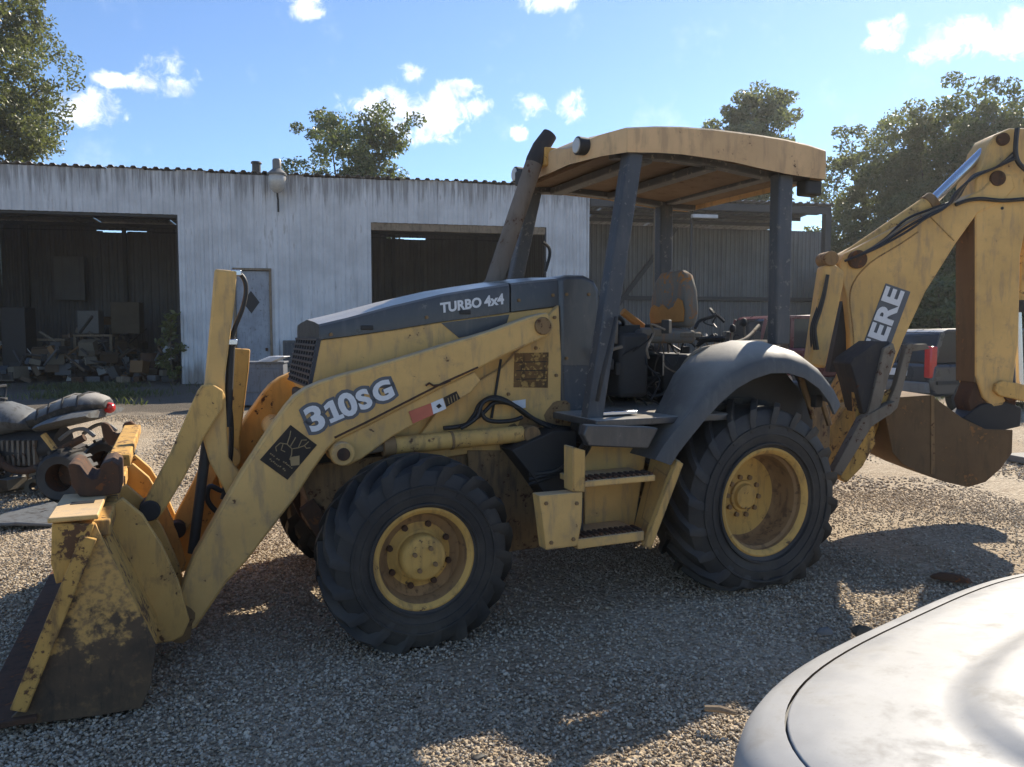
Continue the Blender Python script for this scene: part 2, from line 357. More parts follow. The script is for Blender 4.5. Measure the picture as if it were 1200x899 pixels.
def gpts(y0, y1, dens, half):
    area = (y1-y0)*(half(y0)+half(y1)); k = int(area*dens)
    y = rng.uniform(y0, y1, k); x = rng.uniform(-1, 1, k)*np.array([half(q) for q in y])
    f = np.sin(x*1.7+y*.9+1)+np.sin(x*.8-y*1.9)+.7*np.sin(x*4.1+y*3.3)+.5*np.sin(x*9+y*2.2)   # thinner where the fines show
    keep = rng.uniform(0, 1, k) < .72+.22*f; x = x[keep]; y = y[keep]
    t = np.clip((5.3-y)/1.7, 0, 1); t = t*t*(3-2*t)
    return np.stack([x, y, -.004-.055*t+rng.uniform(-.005, .004, len(x))], 1)
def heap(cx, cy, rad, k):                                # stones pushed up round a tyre
    a = rng.uniform(0, 6.28, k); q = rad*rng.uniform(.55, 1.25, k); x = cx+np.cos(a)*q*1.3; y = cy+np.sin(a)*q
    return np.stack([x, y, np.array([gz(*p) for p in zip(x, y)])+rng.uniform(-.004, .022, k)*np.clip(1.35-q/rad, 0, 1)], 1)
hw = lambda y: y*.78+1.6
# stones
scatter('gravel_stones', np.concatenate([gpts(1.6, 4.2, 7000, hw), gpts(4.2, 7.5, 3200, hw), heap(-.52, 3.93, .24, 900), heap(1.46, 4.82, .32, 1000), heap(-1.6, 3.2, .25, 500)]), .0035, .0100, SM)
scatter('coarse_gravel', np.concatenate([gpts(7.5, 14.5, 420, hw), gpts(1.6, 7.5, 70, hw)]), .009, .017, SM)

# ------------------------------------------------------------------ the backhoe loader (local axes: x forward, y left, z up)
TH = R(24); OX, OY = 1.078, 5.509
root = empty('backhoe_loader', (OX, OY, 0), math.pi+TH,
             'worn yellow backhoe loader with charcoal hood and tan canopy parked on the gravel', 'backhoe loader')
RM = Matrix.Translation((OX, OY, 0)) @ Matrix.Rotation(math.pi+TH, 4, 'Z'); RI = RM.inverted()
RIR = RI.to_3x3()
CAM = Vector((0, 0, CAMH)); CL_ = RI @ CAM
def P(x, y, v):                                          # a traced pixel on the lengthwise plane y = v of the machine
    r = RIR @ ray(x, y); t = (v-CL_.y)/r.y; return CL_+r*t
def D(x, y, d):                                          # a traced pixel on the plane of the swung backhoe, d metres ahead
    r = ray(x, y); return RI @ (CAM+r*(d/r.y))
def PP(pts, v): return [P(x, y, v) for x, y in pts]
def DD(pts, d): return [D(x, y, d) for x, y in pts]
BACK = RIR @ Vector((0, 1, 0))
VX, VY, VZ = Vector((1, 0, 0)), Vector((0, 1, 0)), Vector((0, 0, 1))
def plate(name, px, v, th, m, parent=root, bevel=.006, **k):   # a plate standing lengthwise, outer face on y = v
    return MB().prism(PP(px, v), (0, -th, 0)).build(name, m, parent, bevel, **k)
def dplate(name, px, d, th, m, parent=root, bevel=.006, **k):
    return MB().prism(DD(px, d), BACK*th).build(name, m, parent, bevel, **k)
def mir(pts): return [Vector((p.x, -p.y, p.z)) for p in pts]
def mbshift(px, v, th, mirror=False):
    a = PP(px, v); return (mir(a), (0, th, 0)) if mirror else (a, (0, -th, 0))

# --- wheels
def tyre_mesh(Ro, Wd, Rr, nl, lh, sweep, cz, lw):
    mb = MB(); h = Wd/2
    prof = [(Rr, -h*.80), (Rr+.02, -h*.9), ((Ro+Rr)/2-.02, -h*1.03), (Ro-.06, -h*.98), (Ro-.022, -h*.86), (Ro-.004, -h*.55), (Ro, 0), (Ro-.004, h*.55), (Ro-.022, h*.86), (Ro-.06, h*.98), ((Ro+Rr)/2-.02, h*1.03), (Rr+.05, h*.97), (Rr+.02, h*.9), (Rr, h*.8)]
    mb.lathe(prof, 72)
    for s in (-1, 1):
        for q in (.18, .42, .66): rr = Rr+.02+(Ro-.05-Rr)*q; mb.lathe([(rr-.009, s*h*.97), (rr-.004, s*(h*1.03+.004)), (rr+.004, s*(h*1.03+.004)), (rr+.009, s*h*.97)], 72)
    for s in (-1, 1):
        for k in range(nl):
            a0 = 2*math.pi*(k+(.5 if s > 0 else 0))/nl
            st = [(-.06, Ro-.003, 0.), (.35, Ro-.004, .33), (.72, Ro-.014, .66), (.95, Ro-.04, .88), (1.0, Ro-.085, 1.), (1.01, Ro-.13, 1.05)]
            vs = []
            for (yy, rr, tt) in st:
                a = a0+tt*sweep*-1
                hh = lh*(1 if rr > Ro-.06 else .55 if rr > Ro-.1 else .12)
                for da, top in ((-lw, 0), (-lw*.72, 1), (lw*.72, 1), (lw, 0)):
                    r_ = rr+(hh if top else -.012); y_ = s*(h*yy*(1.0+(0.02 if top and yy > .9 else 0)))
                    vs.append((r_*math.cos(a+da), y_, r_*math.sin(a+da)))
            fs = []
            for i in range(len(st)-1):
                for j in range(3): fs.append((i*4+j, i*4+j+1, i*4+5+j, i*4+4+j))
            fs += [(3, 2, 1, 0), tuple(len(st)*4-4+j for j in range(4))]
            mb.add(vs, fs)
    out = []
    for x, y, z in mb.v:
        if z < -(cz-.005):
            y *= 1+.25*min(.3, (-(cz-.005)-z)); z = -(cz-.005)-.12*(-(cz-.005)-z)
        elif z < -cz*.55: y *= 1+.10*((-z-cz*.55)/(cz*.45))
        out.append((x, y, z))
    mb.v = out
    return mb
def wheel(name, loc, Ro, Wd, Rr, nl, lh, sweep, lw, rimprof, hub, nuts, flip=0., steer=0., dip=0.):
    t = tyre_mesh(Ro, Wd, Rr, nl, lh, sweep, loc[2]+dip, lw).build(name, M['tyre'], root, smooth=38, loc=loc)
    rz = math.pi if flip else 0
    t.rotation_euler = (0, 0, rz+steer)
    MB().lathe(rimprof[:5], 56).build('rim_flange', M['rim'], t, smooth=35)
    MB().lathe(rimprof[4:-4], 56).build('rim', M['rim_inner'], t, smooth=35)
    MB().lathe(rimprof[-5:], 56).build('wheel_disc', M['rim'], t, smooth=35)
    MB().lathe(hub, 40).build('hub', M['rim'], t, smooth=35)
    nut0 = None
    for (rad, yy, cnt, nr, mm, ph) in nuts:
        for k in range(cnt):
            a = 2*math.pi*k/cnt+ph; p = Vector((rad*math.cos(a), yy, rad*math.sin(a)))
            if nut0 is None or nut0[1] != nr:
                o = MB().cyl((0, -.02, 0), (0, .016, 0), nr, nr*.92, 8).build('lug_nut', mm, t, smooth=30); nut0 = (o, nr); o.location = p
            else: inst(nut0[0], 'lug_nut', t, p)
    return t
FR = .232; FY = .15
frim = [(FR+.035, FY-.01), (FR+.037, FY+.004), (FR+.026, FY+.008), (FR+.012, FY+.0), (FR+.002, FY-.012), (FR-.012, FY-.06), (FR-.016, FY-.085), (FR-.05, FY-.10), (.17, FY-.105), (.145, FY-.10), (.13, FY-.085), (.118, FY-.083), (.0, FY-.083)]
fhub = [(.118, FY-.09), (.118, FY-.02), (.110, FY-.006), (.098, FY), (.04, FY+.002), (.0, FY+.002)]
fn = [(.165, FY-.098, 8, .017, M['rust'], .3), (.062, FY+.003, 4, .0125, M['brown'], .5)]
RRm = .305; RY = .215
rrim = [(RRm+.034, RY-.014), (RRm+.036, RY+.002), (RRm+.024, RY+.008), (RRm+.008, RY-.002), (RRm-.004, RY-.02), (RRm-.004, RY-.045), (RRm-.02, RY-.06), (RRm-.024, RY-.15), (RRm-.03, RY-.2), (RRm-.05, RY-.225), (.2, RY-.235), (.15, RY-.225), (.13, RY-.215), (0, RY-.215)]
rhub = [(.105, RY-.22), (.10, RY-.20), (.085, RY-.195), (.075, RY-.175), (.03, RY-.17), (0, RY-.17)]
rn = [(.125, RY-.215, 10, .017, M['brown'], .1)]
for sgn in (1, -1):
    wheel('front_wheel', (2.085, sgn*.79, .418), .474, .33, FR, 18, .050, .50, .056, frim, fhub, fn, sgn < 0, 0, .05)
    wheel('rear_wheel', (-.09, sgn*.79, .525), .594, .46, RRm, 20, .040, .42, .050, rrim, rhub, rn, sgn < 0)

# --- chassis, axle, engine frame
MB().box((1.05, 0, .62), (3.0, .52, .34)).build('chassis_frame', M['brown'], root, .02)
ax = MB(); ax.tube([(2.085, -.62, .43), (2.085, -.25, .40), (2.085, .25, .40), (2.085, .62, .43)], [.07, .10, .10, .07], 14); ax.lathe([(.0, -.17), (.13, -.12), (.15, 0), (.13, .12), (0, .17)], 20, c=(2.085, 0, .39))
ax.build('front_axle', M['brown'], root, smooth=40)
ax = MB(); ax.tube([(-.09, -.6, .525), (-.09, -.3, .53), (-.09, .3, .53), (-.09, .6, .525)], [.11, .16, .16, .11], 16); ax.box((-.05, 0, .62), (.6, .5, .42))
ax.build('rear_axle', M['brown'], root, smooth=40)
plate('front_bracket', [(352,560),(372,545),(400,540),(470,532),(560,530),(575,545),(560,580),(470,590),(400,612),(385,622),(374,600),(362,590)], .40, .8, M['brown'])
for d_ in (0, 1):
    plate('tow_ear', [(352,598),(368,585),(378,598),(386,636),(378,640),(366,622)] if d_ == 0 else [(340,582),(352,572),(362,590),(372,618),(366,624),(350,604)], .43-.5*d_, .05, M['rust'])
plate('mud_guard', [(548,528),(602,528),(622,556),(633,600),(636,641),(590,648),(566,640),(552,590)], .44, .03, M['brown'])
plate('side_tank', [(600,528),(650,505),(676,505),(676,580),(640,582),(622,556)], .62, .3, M['dark'])
plate('loader_tower', [(590,430),(655,357),(658,420),(657,492),(642,500),(628,528),(560,530),(500,540),(470,540),(500,500),(520,470)], .43, .05, M['yellow'])
a, off = mbshift([(590,430),(655,357),(658,420),(657,492),(642,500),(628,528),(560,530),(500,540),(470,540),(500,500),(520,470)], .43, .05, True)
MB().prism(a, off).build('loader_tower', M['yellow'], root, .006)

# --- hood
hv = .40
def pxs(pts, v=hv): return PP(pts, v)
top = pxs([(374,381),(408,373),(460,359),(520,345),(560,338.5),(597,333)]); bot = pxs([(374,398),(408,394),(460,386.5),(517,377),(560,371.5),(597,366)])
def hood_mesh(top, bot, crown=.035, nose=True):
    mb = MB(); n = len(top); cols = []
    for t_, b_ in zip(top, bot):
        c = []
        vv = t_.y
        for q in ((b_.z, 1.0), (t_.z-.03, 1.0), (t_.z-.008, .985), (t_.z+.004, .955), (t_.z+crown*.55, .6), (t_.z+crown, 0)):
            c.append(Vector((t_.x if q[1] < 1 else b_.x*(1-(q[0]-b_.z)/(t_.z-b_.z+1e-6))+t_.x*((q[0]-b_.z)/(t_.z-b_.z+1e-6)), vv*q[1], q[0])))
        c = c+[Vector((p.x, -p.y, p.z)) for p in reversed(c[:-1])]
        cols.append(c)
    m = len(cols[0]); vs = [p for c in cols for p in c]
    fs = [(i*m+k, i*m+k+1, (i+1)*m+k+1, (i+1)*m+k) for i in range(n-1) for k in range(m-1)]
    fs += [tuple(range(m)), tuple(range((n-1)*m, n*m))]
    return mb.add(vs, fs)
hood = hood_mesh(top, bot).build('hood', M['charcoal'], root, smooth=28)
cow = hood_mesh(pxs([(599,332.5),(630,329),(655,327)]), pxs([(599,365.5),(630,361.5),(655,358.5)]))
cow.build('rear_hood_panel', M['charcoal'], root, smooth=28)
sp = [(376,398.6),(408,394.6),(460,387),(517,377.6),(597,366.5),(655,359.5),(655,420),(600,470),(540,510),(480,520),(420,515),(380,480),(365,453)]
MB().prism(PP(sp, .392), (0, -.784, 0)).build('side_panel', M['yellow'], root, .004)
plate('panel_trim', [(517,378.6),(597,368.6),(592,384.5),(538,396)], .396, .004, M['charcoal'], bevel=0)
# grille: frame and bars across the nose
g0, g1 = P(374.5, 398, .38), P(364, 453, .38)
gr = MB(); gn = (g1-g0)
gr.prism([Vector((g0.x-.03, .38, g0.z)), Vector((g0.x-.03, -.38, g0.z)), Vector((g1.x-.03, -.38, g1.z)), Vector((g1.x-.03, .38, g1.z))], (-.03, 0, 0))
grl = gr.build('grille', M['black'], root)
for k in range(9):
    v = -.38+.76*k/8
    b = MB().bar(Vector((g0.x, v, g0.z)), Vector((g1.x, v, g1.z)), .022, .03).build('grille_bar', M['grille'], grl)
for k in range(9):
    p = g0+gn*(k/8)
    MB().bar(Vector((p.x+.003, -.39, p.z)), Vector((p.x+.003, .39, p.z)), .034, .012, (1, 0, 0)).build('grille_bar', M['grille'], grl)
# dark surround under the grille
MB().box((g1.x-.06, 0, .98), (.12, .74, .5)).build('radiator_guard', M['dark'], root, .02)

# --- cowl and dash behind the hood
plate('cowl', [(655,325),(664,322),(685,322),(697,328),(703,340),(704,372),(698,440),(690,520),(652,520),(654,440),(656,400)], .42, .84, M['charcoal'], bevel=.03, segs=3)
plate('cowl_recess', [(660,428),(694,428),(690,468),(690,500),(662,500)], .425, .01, M['post'], bevel=.003)

# --- loader arms
ARM = [(642,366),(622,371),(580,386.5),(520,404.5),(476,418),(430,431.5),(400,439.5),(376,447.5),(358,455.5),(345,465),(335,477),(315,505),(283,554),(228,650),(212,690),(205,715),(204,734),(213,743),(230,736),(266,683),(290,657),(347,583),(368,550),(384,528),(394,517),(430,499.5),(469,479.5),(520,453.5),(550,438.5),(589,418),(628,401),(645,393),(650,381)]
LOW = [(384,527),(394,516),(430,498),(520,452),(556,436),(564,446),(552,461),(500,490),(460,512),(424,538),(408,546),(392,544)]
AV, AT = .575, .11
for mirror in (False, True):
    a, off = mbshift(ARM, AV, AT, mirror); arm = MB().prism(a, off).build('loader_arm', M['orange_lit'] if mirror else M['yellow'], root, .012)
    a, off = mbshift(LOW, AV-.018, AT-.03, mirror); MB().prism(a, off).build('arm_stiffener', M['yellow'], arm, .008)
    s = -1 if mirror else 1
    for (x, y, r_, l_) in ((635.5, 382, .052, .02), (400.5, 531, .062, .045), (206, 733, .05, .02)):
        c = P(x, y, AV); c.y = s*(AV-AT/2)
        MB().cyl(c-VY*(AT/2+l_), c+VY*(AT/2+l_), r_, None, 22).build('pivot_pin', M['yellow'] if r_ > .06 else M['brown'], arm, .006)
        if r_ > .06: MB().cyl(c-VY*(AT/2+l_+.012), c+VY*(AT/2+l_+.012), r_*.55, None, 16).build('pin_cap', M['rust'], arm, .004)
    if not mirror:
        # weld/fold line along the lower edge of the arm
        fold = [P(x, y, AV+.002) for x, y in ((392,513),(430,494.5),(469,474.5),(520,448.5),(560,430.5))]
        MB().tube(fold, .006, 6).build('arm_seam', M['rust'], arm)
MB().tube([P(345, 500, AV-.05)+Vector((0, 0, -.1)), Vector((P(345, 500, AV-.05).x, -(AV-.05), P(345, 500, AV-.05).z-.1))], .07, 14).build('arm_cross_tube', M['yellow_worn'], root, smooth=40)

# grease that has crept out round the pins
gr_ = random.Random(3)
for (x, y, v_, rad) in ((208, 728, AV+.001, .09), (619, 510, .432, .12), (655, 486, .432, .10), (600, 514, .432, .09), (470, 530, .432, .10)):
    c = P(x, y, v_); pts = []
    for k in range(18):
        a = 2*math.pi*k/18; q = rad*.9*(1+.10*math.sin(3*a+x)+.07*math.sin(5*a+y)+.35*max(0, -math.sin(a))**3)
        pts.append(c+Vector((math.cos(a)*q, 0, math.sin(a)*q)))
    MB().prism(pts, (0, .0015, 0)).build('grease_stain', M['brown'], root)

# --- lift cylinders
for s in (1, -1):
    def q(x, y): 
        p = P(x, y, .50); p.y *= s; return p
    lc = MB().cyl(q(612, 508.5), q(452, 523), .050, None, 20).build('lift_cylinder', M['yellow_worn'], root, .006)
    MB().cyl(q(452, 523), q(401, 531), .028, None, 14).build('cylinder_rod', M['bar'], lc, smooth=40)
    MB().cyl(q(462, 522), q(448, 523.3), .058, None, 20).build('cylinder_gland', M['brown'], lc, .004)
    c = q(619, 508); MB().cyl(c-VY*.07, c+VY*.07, .052, None, 18).build('cylinder_eye', M['brown'], lc, .006)
    MB().cyl(q(530, 516), q(527, 516.3), .054, None, 20).build('cylinder_clamp', M['brown'], lc)

# --- bell crank, links, tilt cylinder
UP = [(252,315),(278,317.5),(276,345),(270,395),(264,440),(264,456),(266,500),(268,537),(283,556),(290,575),(282,592),(270,590),(262,572),(245,541),(235,505),(231,478),(233,462),(240,450),(246,385)]
LINK = [(236,452),(249,450),(262,458),(262,478),(240,512),(216,560),(193,598),(184,610),(172,608),(166,596),(172,582),(200,530),(228,466)]
for mirror in (False, True):
    s = -1 if mirror else 1
    a, off = mbshift(UP, .40, .075, mirror)
    if mirror: a = [p+Vector((-.12, 0, -.42)) for p in a]
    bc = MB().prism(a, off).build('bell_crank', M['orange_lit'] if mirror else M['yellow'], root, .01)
    def qq(x, y, v):
        p = P(x, y, v); p.y *= s; return p+(Vector((-.12, 0, -.42)) if mirror else Vector((0, 0, 0)))
    c = qq(247.5, 467, .40)
    MB().cyl(c+VY*s*.02, c-VY*s*.16, .068, None, 24).build('pivot_boss', M['yellow_worn'], bc, .008)
    MB().cyl(c+VY*s*.028, c, .046, None, 20).build('pivot_pin', M['rust'], bc, .004)
    a, off = mbshift(LINK, .44, .035, mirror)
    if mirror: a = [p+Vector((-.12, 0, -.30)) for p in a]
    lk = MB().prism(a, off).build('bucket_link', M['yellow_worn'], root, .008)
    c = P(175.5, 598, .44); c.y *= s
    if mirror: c += Vector((-.12, 0, -.30))
    MB().cyl(c+VY*s*.03, c-VY*s*.12, .05, None, 20).build('link_pin', M['dark'], lk, .006)
    if not mirror:
        hz = MB().tube(smooth_path([qq(274, 321, .36), qq(282, 322, .36), qq(287.5, 331, .36), qq(288, 345, .36), qq(284, 362, .36), qq(276, 382, .36), qq(270, 400, .36)]), .012, 8).build('hydraulic_hose', M['hose'], root, smooth=50)
        MB().cyl(qq(271.5, 395, .36), qq(266.5, 500, .36), .020, None, 12).build('hose_pipe', M['dark'], root, smooth=40)
        MB().box(qq(268.5, 401, .37), (.08, .05, .03)).build('pipe_clamp', M['chrome'], root, .004)
        MB().box(qq(276.5, 320, .37), (.05, .05, .03)).build('hose_fitting', M['chrome'], root, .004)
        tc = MB().cyl(qq(243, 512, .36), qq(226, 648, .36), .026, None, 12).build('tilt_rod', M['dark'], root, smooth=40)
for k, pts in enumerate(([(268,470),(271,500),(270,535),(266,562),(261,585)], [(266,555),(262,575),(246,570),(243,585),(252,598),(262,603)])):
    MB().tube(smooth_path([P(x, y, .25) for x, y in pts]), .014, 8).build('hydraulic_hose', M['hose'], root, smooth=50)

# --- loader bucket
BV = 1.06
SIDE = [(-16,854),(60,846),(120,838),(165,830),(176,806),(183,757),(150,690),(124,640),(112,614),(104,618),(98,655),(58,755),(27,828),(10,844)]
side_l = MB().prism(PP(SIDE, BV), (0, -.02, 0)); side_o = side_l.build('loader_bucket', M['bucket_side'], root, .003)
s3 = PP(SIDE, BV)
prof = s3[:9]                                            # cutting edge, floor, heel, back, top
shell = MB(); inn = [p+Vector(( .02, 0, .02)) for p in prof]
sh = []
for p in prof: sh.append(p)
loop = prof+[Vector((p.x+(.022 if i > 3 else 0), p.y, p.z+(.02 if i < 5 else .004))) for i, p in reversed(list(enumerate(prof)))]
MB().prism([p-VY*.02 for p in loop], (0, -2*BV+.04, 0)).build('bucket_shell', M['yellow_rusty'], side_o, .003)
MB().prism([Vector((p.x, -BV+.02, p.z)) for p in s3], (0, -.02, 0)).build('side_plate', M['bucket_side'], side_o, .003)
# thick front edges of the side plates, cutting edge
for s in (1, -1):
    e0, e1 = P(106, 628, BV), P(24, 830, BV)
    e0.y *= s; e1.y *= s
    MB().bar(e0+VY*s*.006+Vector((.004, 0, 0)), e1+VY*s*.006+Vector((.004, 0, .0)), .05, .062).build('side_edge', M['yellow_rusty'], side_o, .005)
ce = P(-14, 853, BV)
MB().box((ce.x-.06, 0, ce.z+.012), (.22, 2*BV+.06, .025)).build('cutting_edge', M['rust'], side_o, .004)
bt = P(108, 612, BV)
MB().box((bt.x+.01, 0, bt.z-.035), (.15, 2*BV-.05, .07)).build('top_beam', M['yellow_rusty'], side_o, .008)
# corner box with a lit top plate and a slot
cb = MB().prism([Vector((p.x, BV+.012, p.z)) for p in PP([(61,613),(111,613),(103,640),(86,676),(66,684),(60,660)], BV)], (0, -.5, 0)).build('corner_box', M['yellow_rusty'], side_o, .006)
p0, p1 = P(61, 613, BV+.012), P(111, 613, BV+.012)
MB().box(((p0.x+p1.x)/2, BV-.225, p0.z+.012), (abs(p0.x-p1.x)+.03, .50, .022)).build('corner_plate', M['yellow'], side_o, .006)
MB().box(((p0.x+p1.x)/2-.01, BV-.24, p0.z+.0235), (.09, .05, .004)).build('slot', M['black'], side_o)
# hook ears on the top edge
HOOK = [(79,545),(85,543),(93,546),(97,552),(101,558),(107,562),(113,561),(117,554),(117,547),(121,543),(131,540),(140,546),(141,578),(120,582),(93,582),(84,570)]
hk = MB().prism(PP(HOOK, .70), (0, -.30, 0)); hk.build('hook_ear', M['rust'], side_o, .006)
hk = MB().prism([Vector((p.x, -1.0, p.z)) for p in PP(HOOK, .70)], (0, -.06, 0)); hk.build('hook_ear', M['rust'], side_o, .006)
hk0 = P(128, 545, .70)
MB().box((hk0.x-.02, -.32, hk0.z-.035), (.10, 1.36, .06)).build('hook_bar', M['yellow_rusty'], side_o, .008)
# hinge ears
EAR = [(113,622),(124,596),(143,584),(167,604),(190,640),(210,684),(222,728),(214,746),(202,752),(178,756),(139,670)]
for mirror in (False, True):
    for vv in (.70, .40):
        a, off = mbshift(EAR, .70, .045, mirror)
        if vv == .40: a = [Vector((p.x, p.y*.52, p.z)) for p in a]
        MB().prism(a, off).build('hinge_ear', M['yellow_worn'], side_o, .006)
for s in (1, -1):
    rb = [P(150, 600, .2), P(170, 612, .2), P(200, 690, .2), P(170, 700, .2)]
    MB().prism([Vector((p.x, s*.18, p.z)) for p in rb], (0, -.03, 0)).build('bucket_rib', M['orange_lit'], side_o, .004)

# --- lettering and stickers on the arm
def text_on(name, body, org, ex, ez, size, m, parent, off=0., lift=0., ext=.0008, shear=0., space=1., align='LEFT', sx=1.):
    c = bpy.data.curves.new(name, 'FONT'); c.body = body; c.size = size; c.offset = off; c.extrude = ext; c.shear = shear; c.space_character = space; c.align_x = align
    c.resolution_u = 4
    o = bpy.data.objects.new(name, c); COL.objects.link(o)
    dg = bpy.context.evaluated_depsgraph_get(); me = bpy.data.meshes.new_from_object(o.evaluated_get(dg))
    bpy.data.objects.remove(o); bpy.data.curves.remove(c)
    ex = ex.normalized(); ez = ez.normalized(); ey = ez.cross(ex)
    me.transform(Matrix.Diagonal((sx, 1, 1, 1)))
    me.transform(Matrix.Translation(org+ez*lift) @ Matrix((ex, ey, ez)).transposed().to_4x4())
    me.materials.clear(); me.materials.append(m)
    o = bpy.data.objects.new(name, me); COL.objects.link(o); o.parent = parent; return o
arm_l = bpy.data.objects['loader_arm']
v = AV+.002
def dirv(a, b, vv): return P(*b, vv)-P(*a, vv)
ex = dirv((373, 503), (463, 464), v)
for off, m, lf in ((.024, M['grey_print'], .0), (.0065, M['white_print'], .0025)):
    for ch, xp, sz in (('3', 364, .176), ('0', 402.5, .166), ('S', 423, .138), ('G', 441, .138)):
        text_on('model_number', ch, P(xp, 504.5-.445*(xp-369), v), ex, VY, sz, m, arm_l, off, lf, sx=1.12)
    e1_ = ex.normalized(); e3_ = VY.cross(e1_); o1 = P(388, 504.5-.445*19, v)+VY*lf; q = .0 if lf else .014; q2 = .003 if lf else 0
    one = [(0-q, 0-q), (.078+q, 0-q), (.078+q, .022+q), (.056+q, .022+q), (.056+q, .112+q), (.030-q*.3, .112+q), (0-q, .098+q*.6), (0-q, .074-q), (.026-q, .082-q), (.026-q, .022+q), (0-q, .022+q)]
    MB().prism([o1+e1_*(a_-.002)+e3_*b_ for a_, b_ in one], VY*-.001).build('model_number', m, arm_l)
# dark brand sticker with a line drawing and rows of small print
BS = [(340.5,498),(371.5,521.5),(337,562.5),(304.5,539)]
st = plate('brand_sticker', BS, AV+.003, .002, M['black_print'], arm_l, bevel=0)
def SQ(a, b):                                            # sticker coordinates 0..1
    c = [Vector(P(x, y, AV+.0045)) for x, y in BS]
    return (c[3]*(1-a)+c[2]*a)*(1-b)+(c[0]*(1-a)+c[1]*a)*b
strokes = [[(.12,.55),(.3,.62),(.5,.6),(.62,.7),(.72,.82)], [(.3,.62),(.2,.8),(.12,.9)], [(.42,.62),(.36,.85)], [(.62,.7),(.55,.88),(.66,.95)], [(.72,.82),(.82,.8),(.9,.86)], [(.12,.55),(.1,.42),(.2,.36)], [(.2,.58),(.28,.44),(.4,.46)], [(.5,.6),(.6,.5),(.66,.38)], [(.72,.82),(.74,.95)]]
for pl in strokes:
    MB().tube([SQ(*q) for q in pl], .0026, 4).build('sticker_drawing', M['tan_print'], st)
for k, (a0, a1, b0) in enumerate(((.1,.5,.24),(.55,.92,.26),(.2,.9,.13))):
    n = int((a1-a0)/.06)
    for j in range(n):
        if random.random() < .8:
            aa = a0+j*.06; MB().tube([SQ(aa, b0), SQ(aa+.036, b0+random.uniform(-.01, .03))], .0034, 4).build('sticker_letter', M['tan_print'], st)
plate('sticker_patch', [(340,536),(351,534),(351,545),(341,546)], AV+.0055, .002, M['tan_print'], st, bevel=0)
for nm, pxq, m in (('red_sticker', [(479,482.5),(505,472.5),(508,486),(484,496.5)], 'red_print'), ('white_sticker', [(505,472.5),(519,466.5),(523,479),(508,485.5)], 'white_print'), ('black_sticker', [(520,466),(535,458.5),(539.5,467),(523.5,477)], 'black_print')):
    plate(nm, pxq, AV-.012, .004, M[m], arm_l, bevel=0)
plate('sticker_mark', [(511,476),(515,473),(518,476),(514,479)], AV-.010, .002, M['black_print'], arm_l, bevel=0)
for k in range(4):
    MB().tube([P(525+k*3.2, 466.5-k*1.6, AV-.011), P(526.6+k*3.2, 473.5-k*1.5, AV-.011)], .003, 4).build('sticker_line', M['tan_print'], arm_l)
plate('warning_decal', [(603,414),(643,413),(642,454.5),(602,454)], .434, .003, M['decal_brown'], bevel=0)
for k in range(3):
    plate('decal_rule', [(605,424+k*10),(641,423.4+k*10),(641,424.4+k*10),(605,425+k*10)], .436, .002, M['black_print'], bevel=0)
plate('pale_sticker', [(600,470),(616,468),(616,478),(602,479)], .434, .003, M['white_print'], bevel=0)
ex = dirv((517, 366), (590, 355), hv+.003)
text_on('hood_lettering', 'TURBO', P(516.5, 366.5, hv+.003), ex, VY, .077, M['white_print'], hood, .003, .001, shear=.1, space=1.02)
text_on('hood_lettering', '4x4', P(568, 359.2, hv+.003), ex, VY, .084, M['white_print'], hood, .003, .001, shear=.1)
# small bolts, nick and hoses on the tower
MB().tube([P(x, y, .585) for x, y in ((499,452),(503,449),(508,452),(516,451),(528,446))], .006, 6).build('arm_latch', M['rust'], arm_l)
for k, pts in enumerate(([(545,500),(556,486),(562,474),(575,466),(590,468),(610,480),(628,492),(650,500),(668,502)], [(520,502),(545,498),(566,484),(580,472),(600,474),(616,486),(640,498)], [(562,478),(568,490),(580,494),(600,493),(612,489)], [(540,502),(558,490),(566,472),(580,468),(604,476),(630,494),(652,504)])):
    MB().tube(smooth_path([P(x, y, .47+.012*k) for x, y in pts]), .013, 8).build('hydraulic_hose', M['hose'], root, smooth=50)
MB().tube([P(587, 421, .44), P(576, 490, .44)], .008, 6).build('dip_rod', M['dark'], root)

# --- bolts, latches, handles
bolt0 = None
for x, y, v_ in ((610,402,.436),(628,408,.436),(650,372,.436),(652,440,.436),(650,482,.436),(596,462,.436),(634,520,.436),(560,520,.436),(690,345,.423),(664,345,.423),(664,420,.423),(640,590,1.043),(676,590,1.043),(646,636,1.043),(672,632,1.043),(608,352,.403),(648,346,.403),(388,392,.403),(500,372,.403)):
    p_ = P(x, y, v_)
    if bolt0 is None: bolt0 = MB().cyl((0, -.01, 0), (0, .008, 0), .012, .010, 6).build('bolt', M['brown'], root, loc=p_)
    else: inst(bolt0, 'bolt', root, p_)
for x, y in ((430, 384), (545, 366)):
    p_ = P(x, y, .402); MB().box(p_, (.07, .014, .024)).build('hood_latch', M['dark'], root, .004)
MB().tube(smooth_path([P(700, 470, .86), P(706, 440, .90), P(716, 400, .88), P(722, 372, .82)]), .012, 6).build('grab_handle', M['dark'], root, smooth=50)
for k in range(3):
    MB().tube(smooth_path([P(690, 505, .9), P(684+4*k, 520, .85), P(668+6*k, 540, .75), P(650+8*k, 552, .66), P(620, 556+6*k, .6)]), .012, 6).build('hydraulic_hose', M['hose'], root, smooth=50)

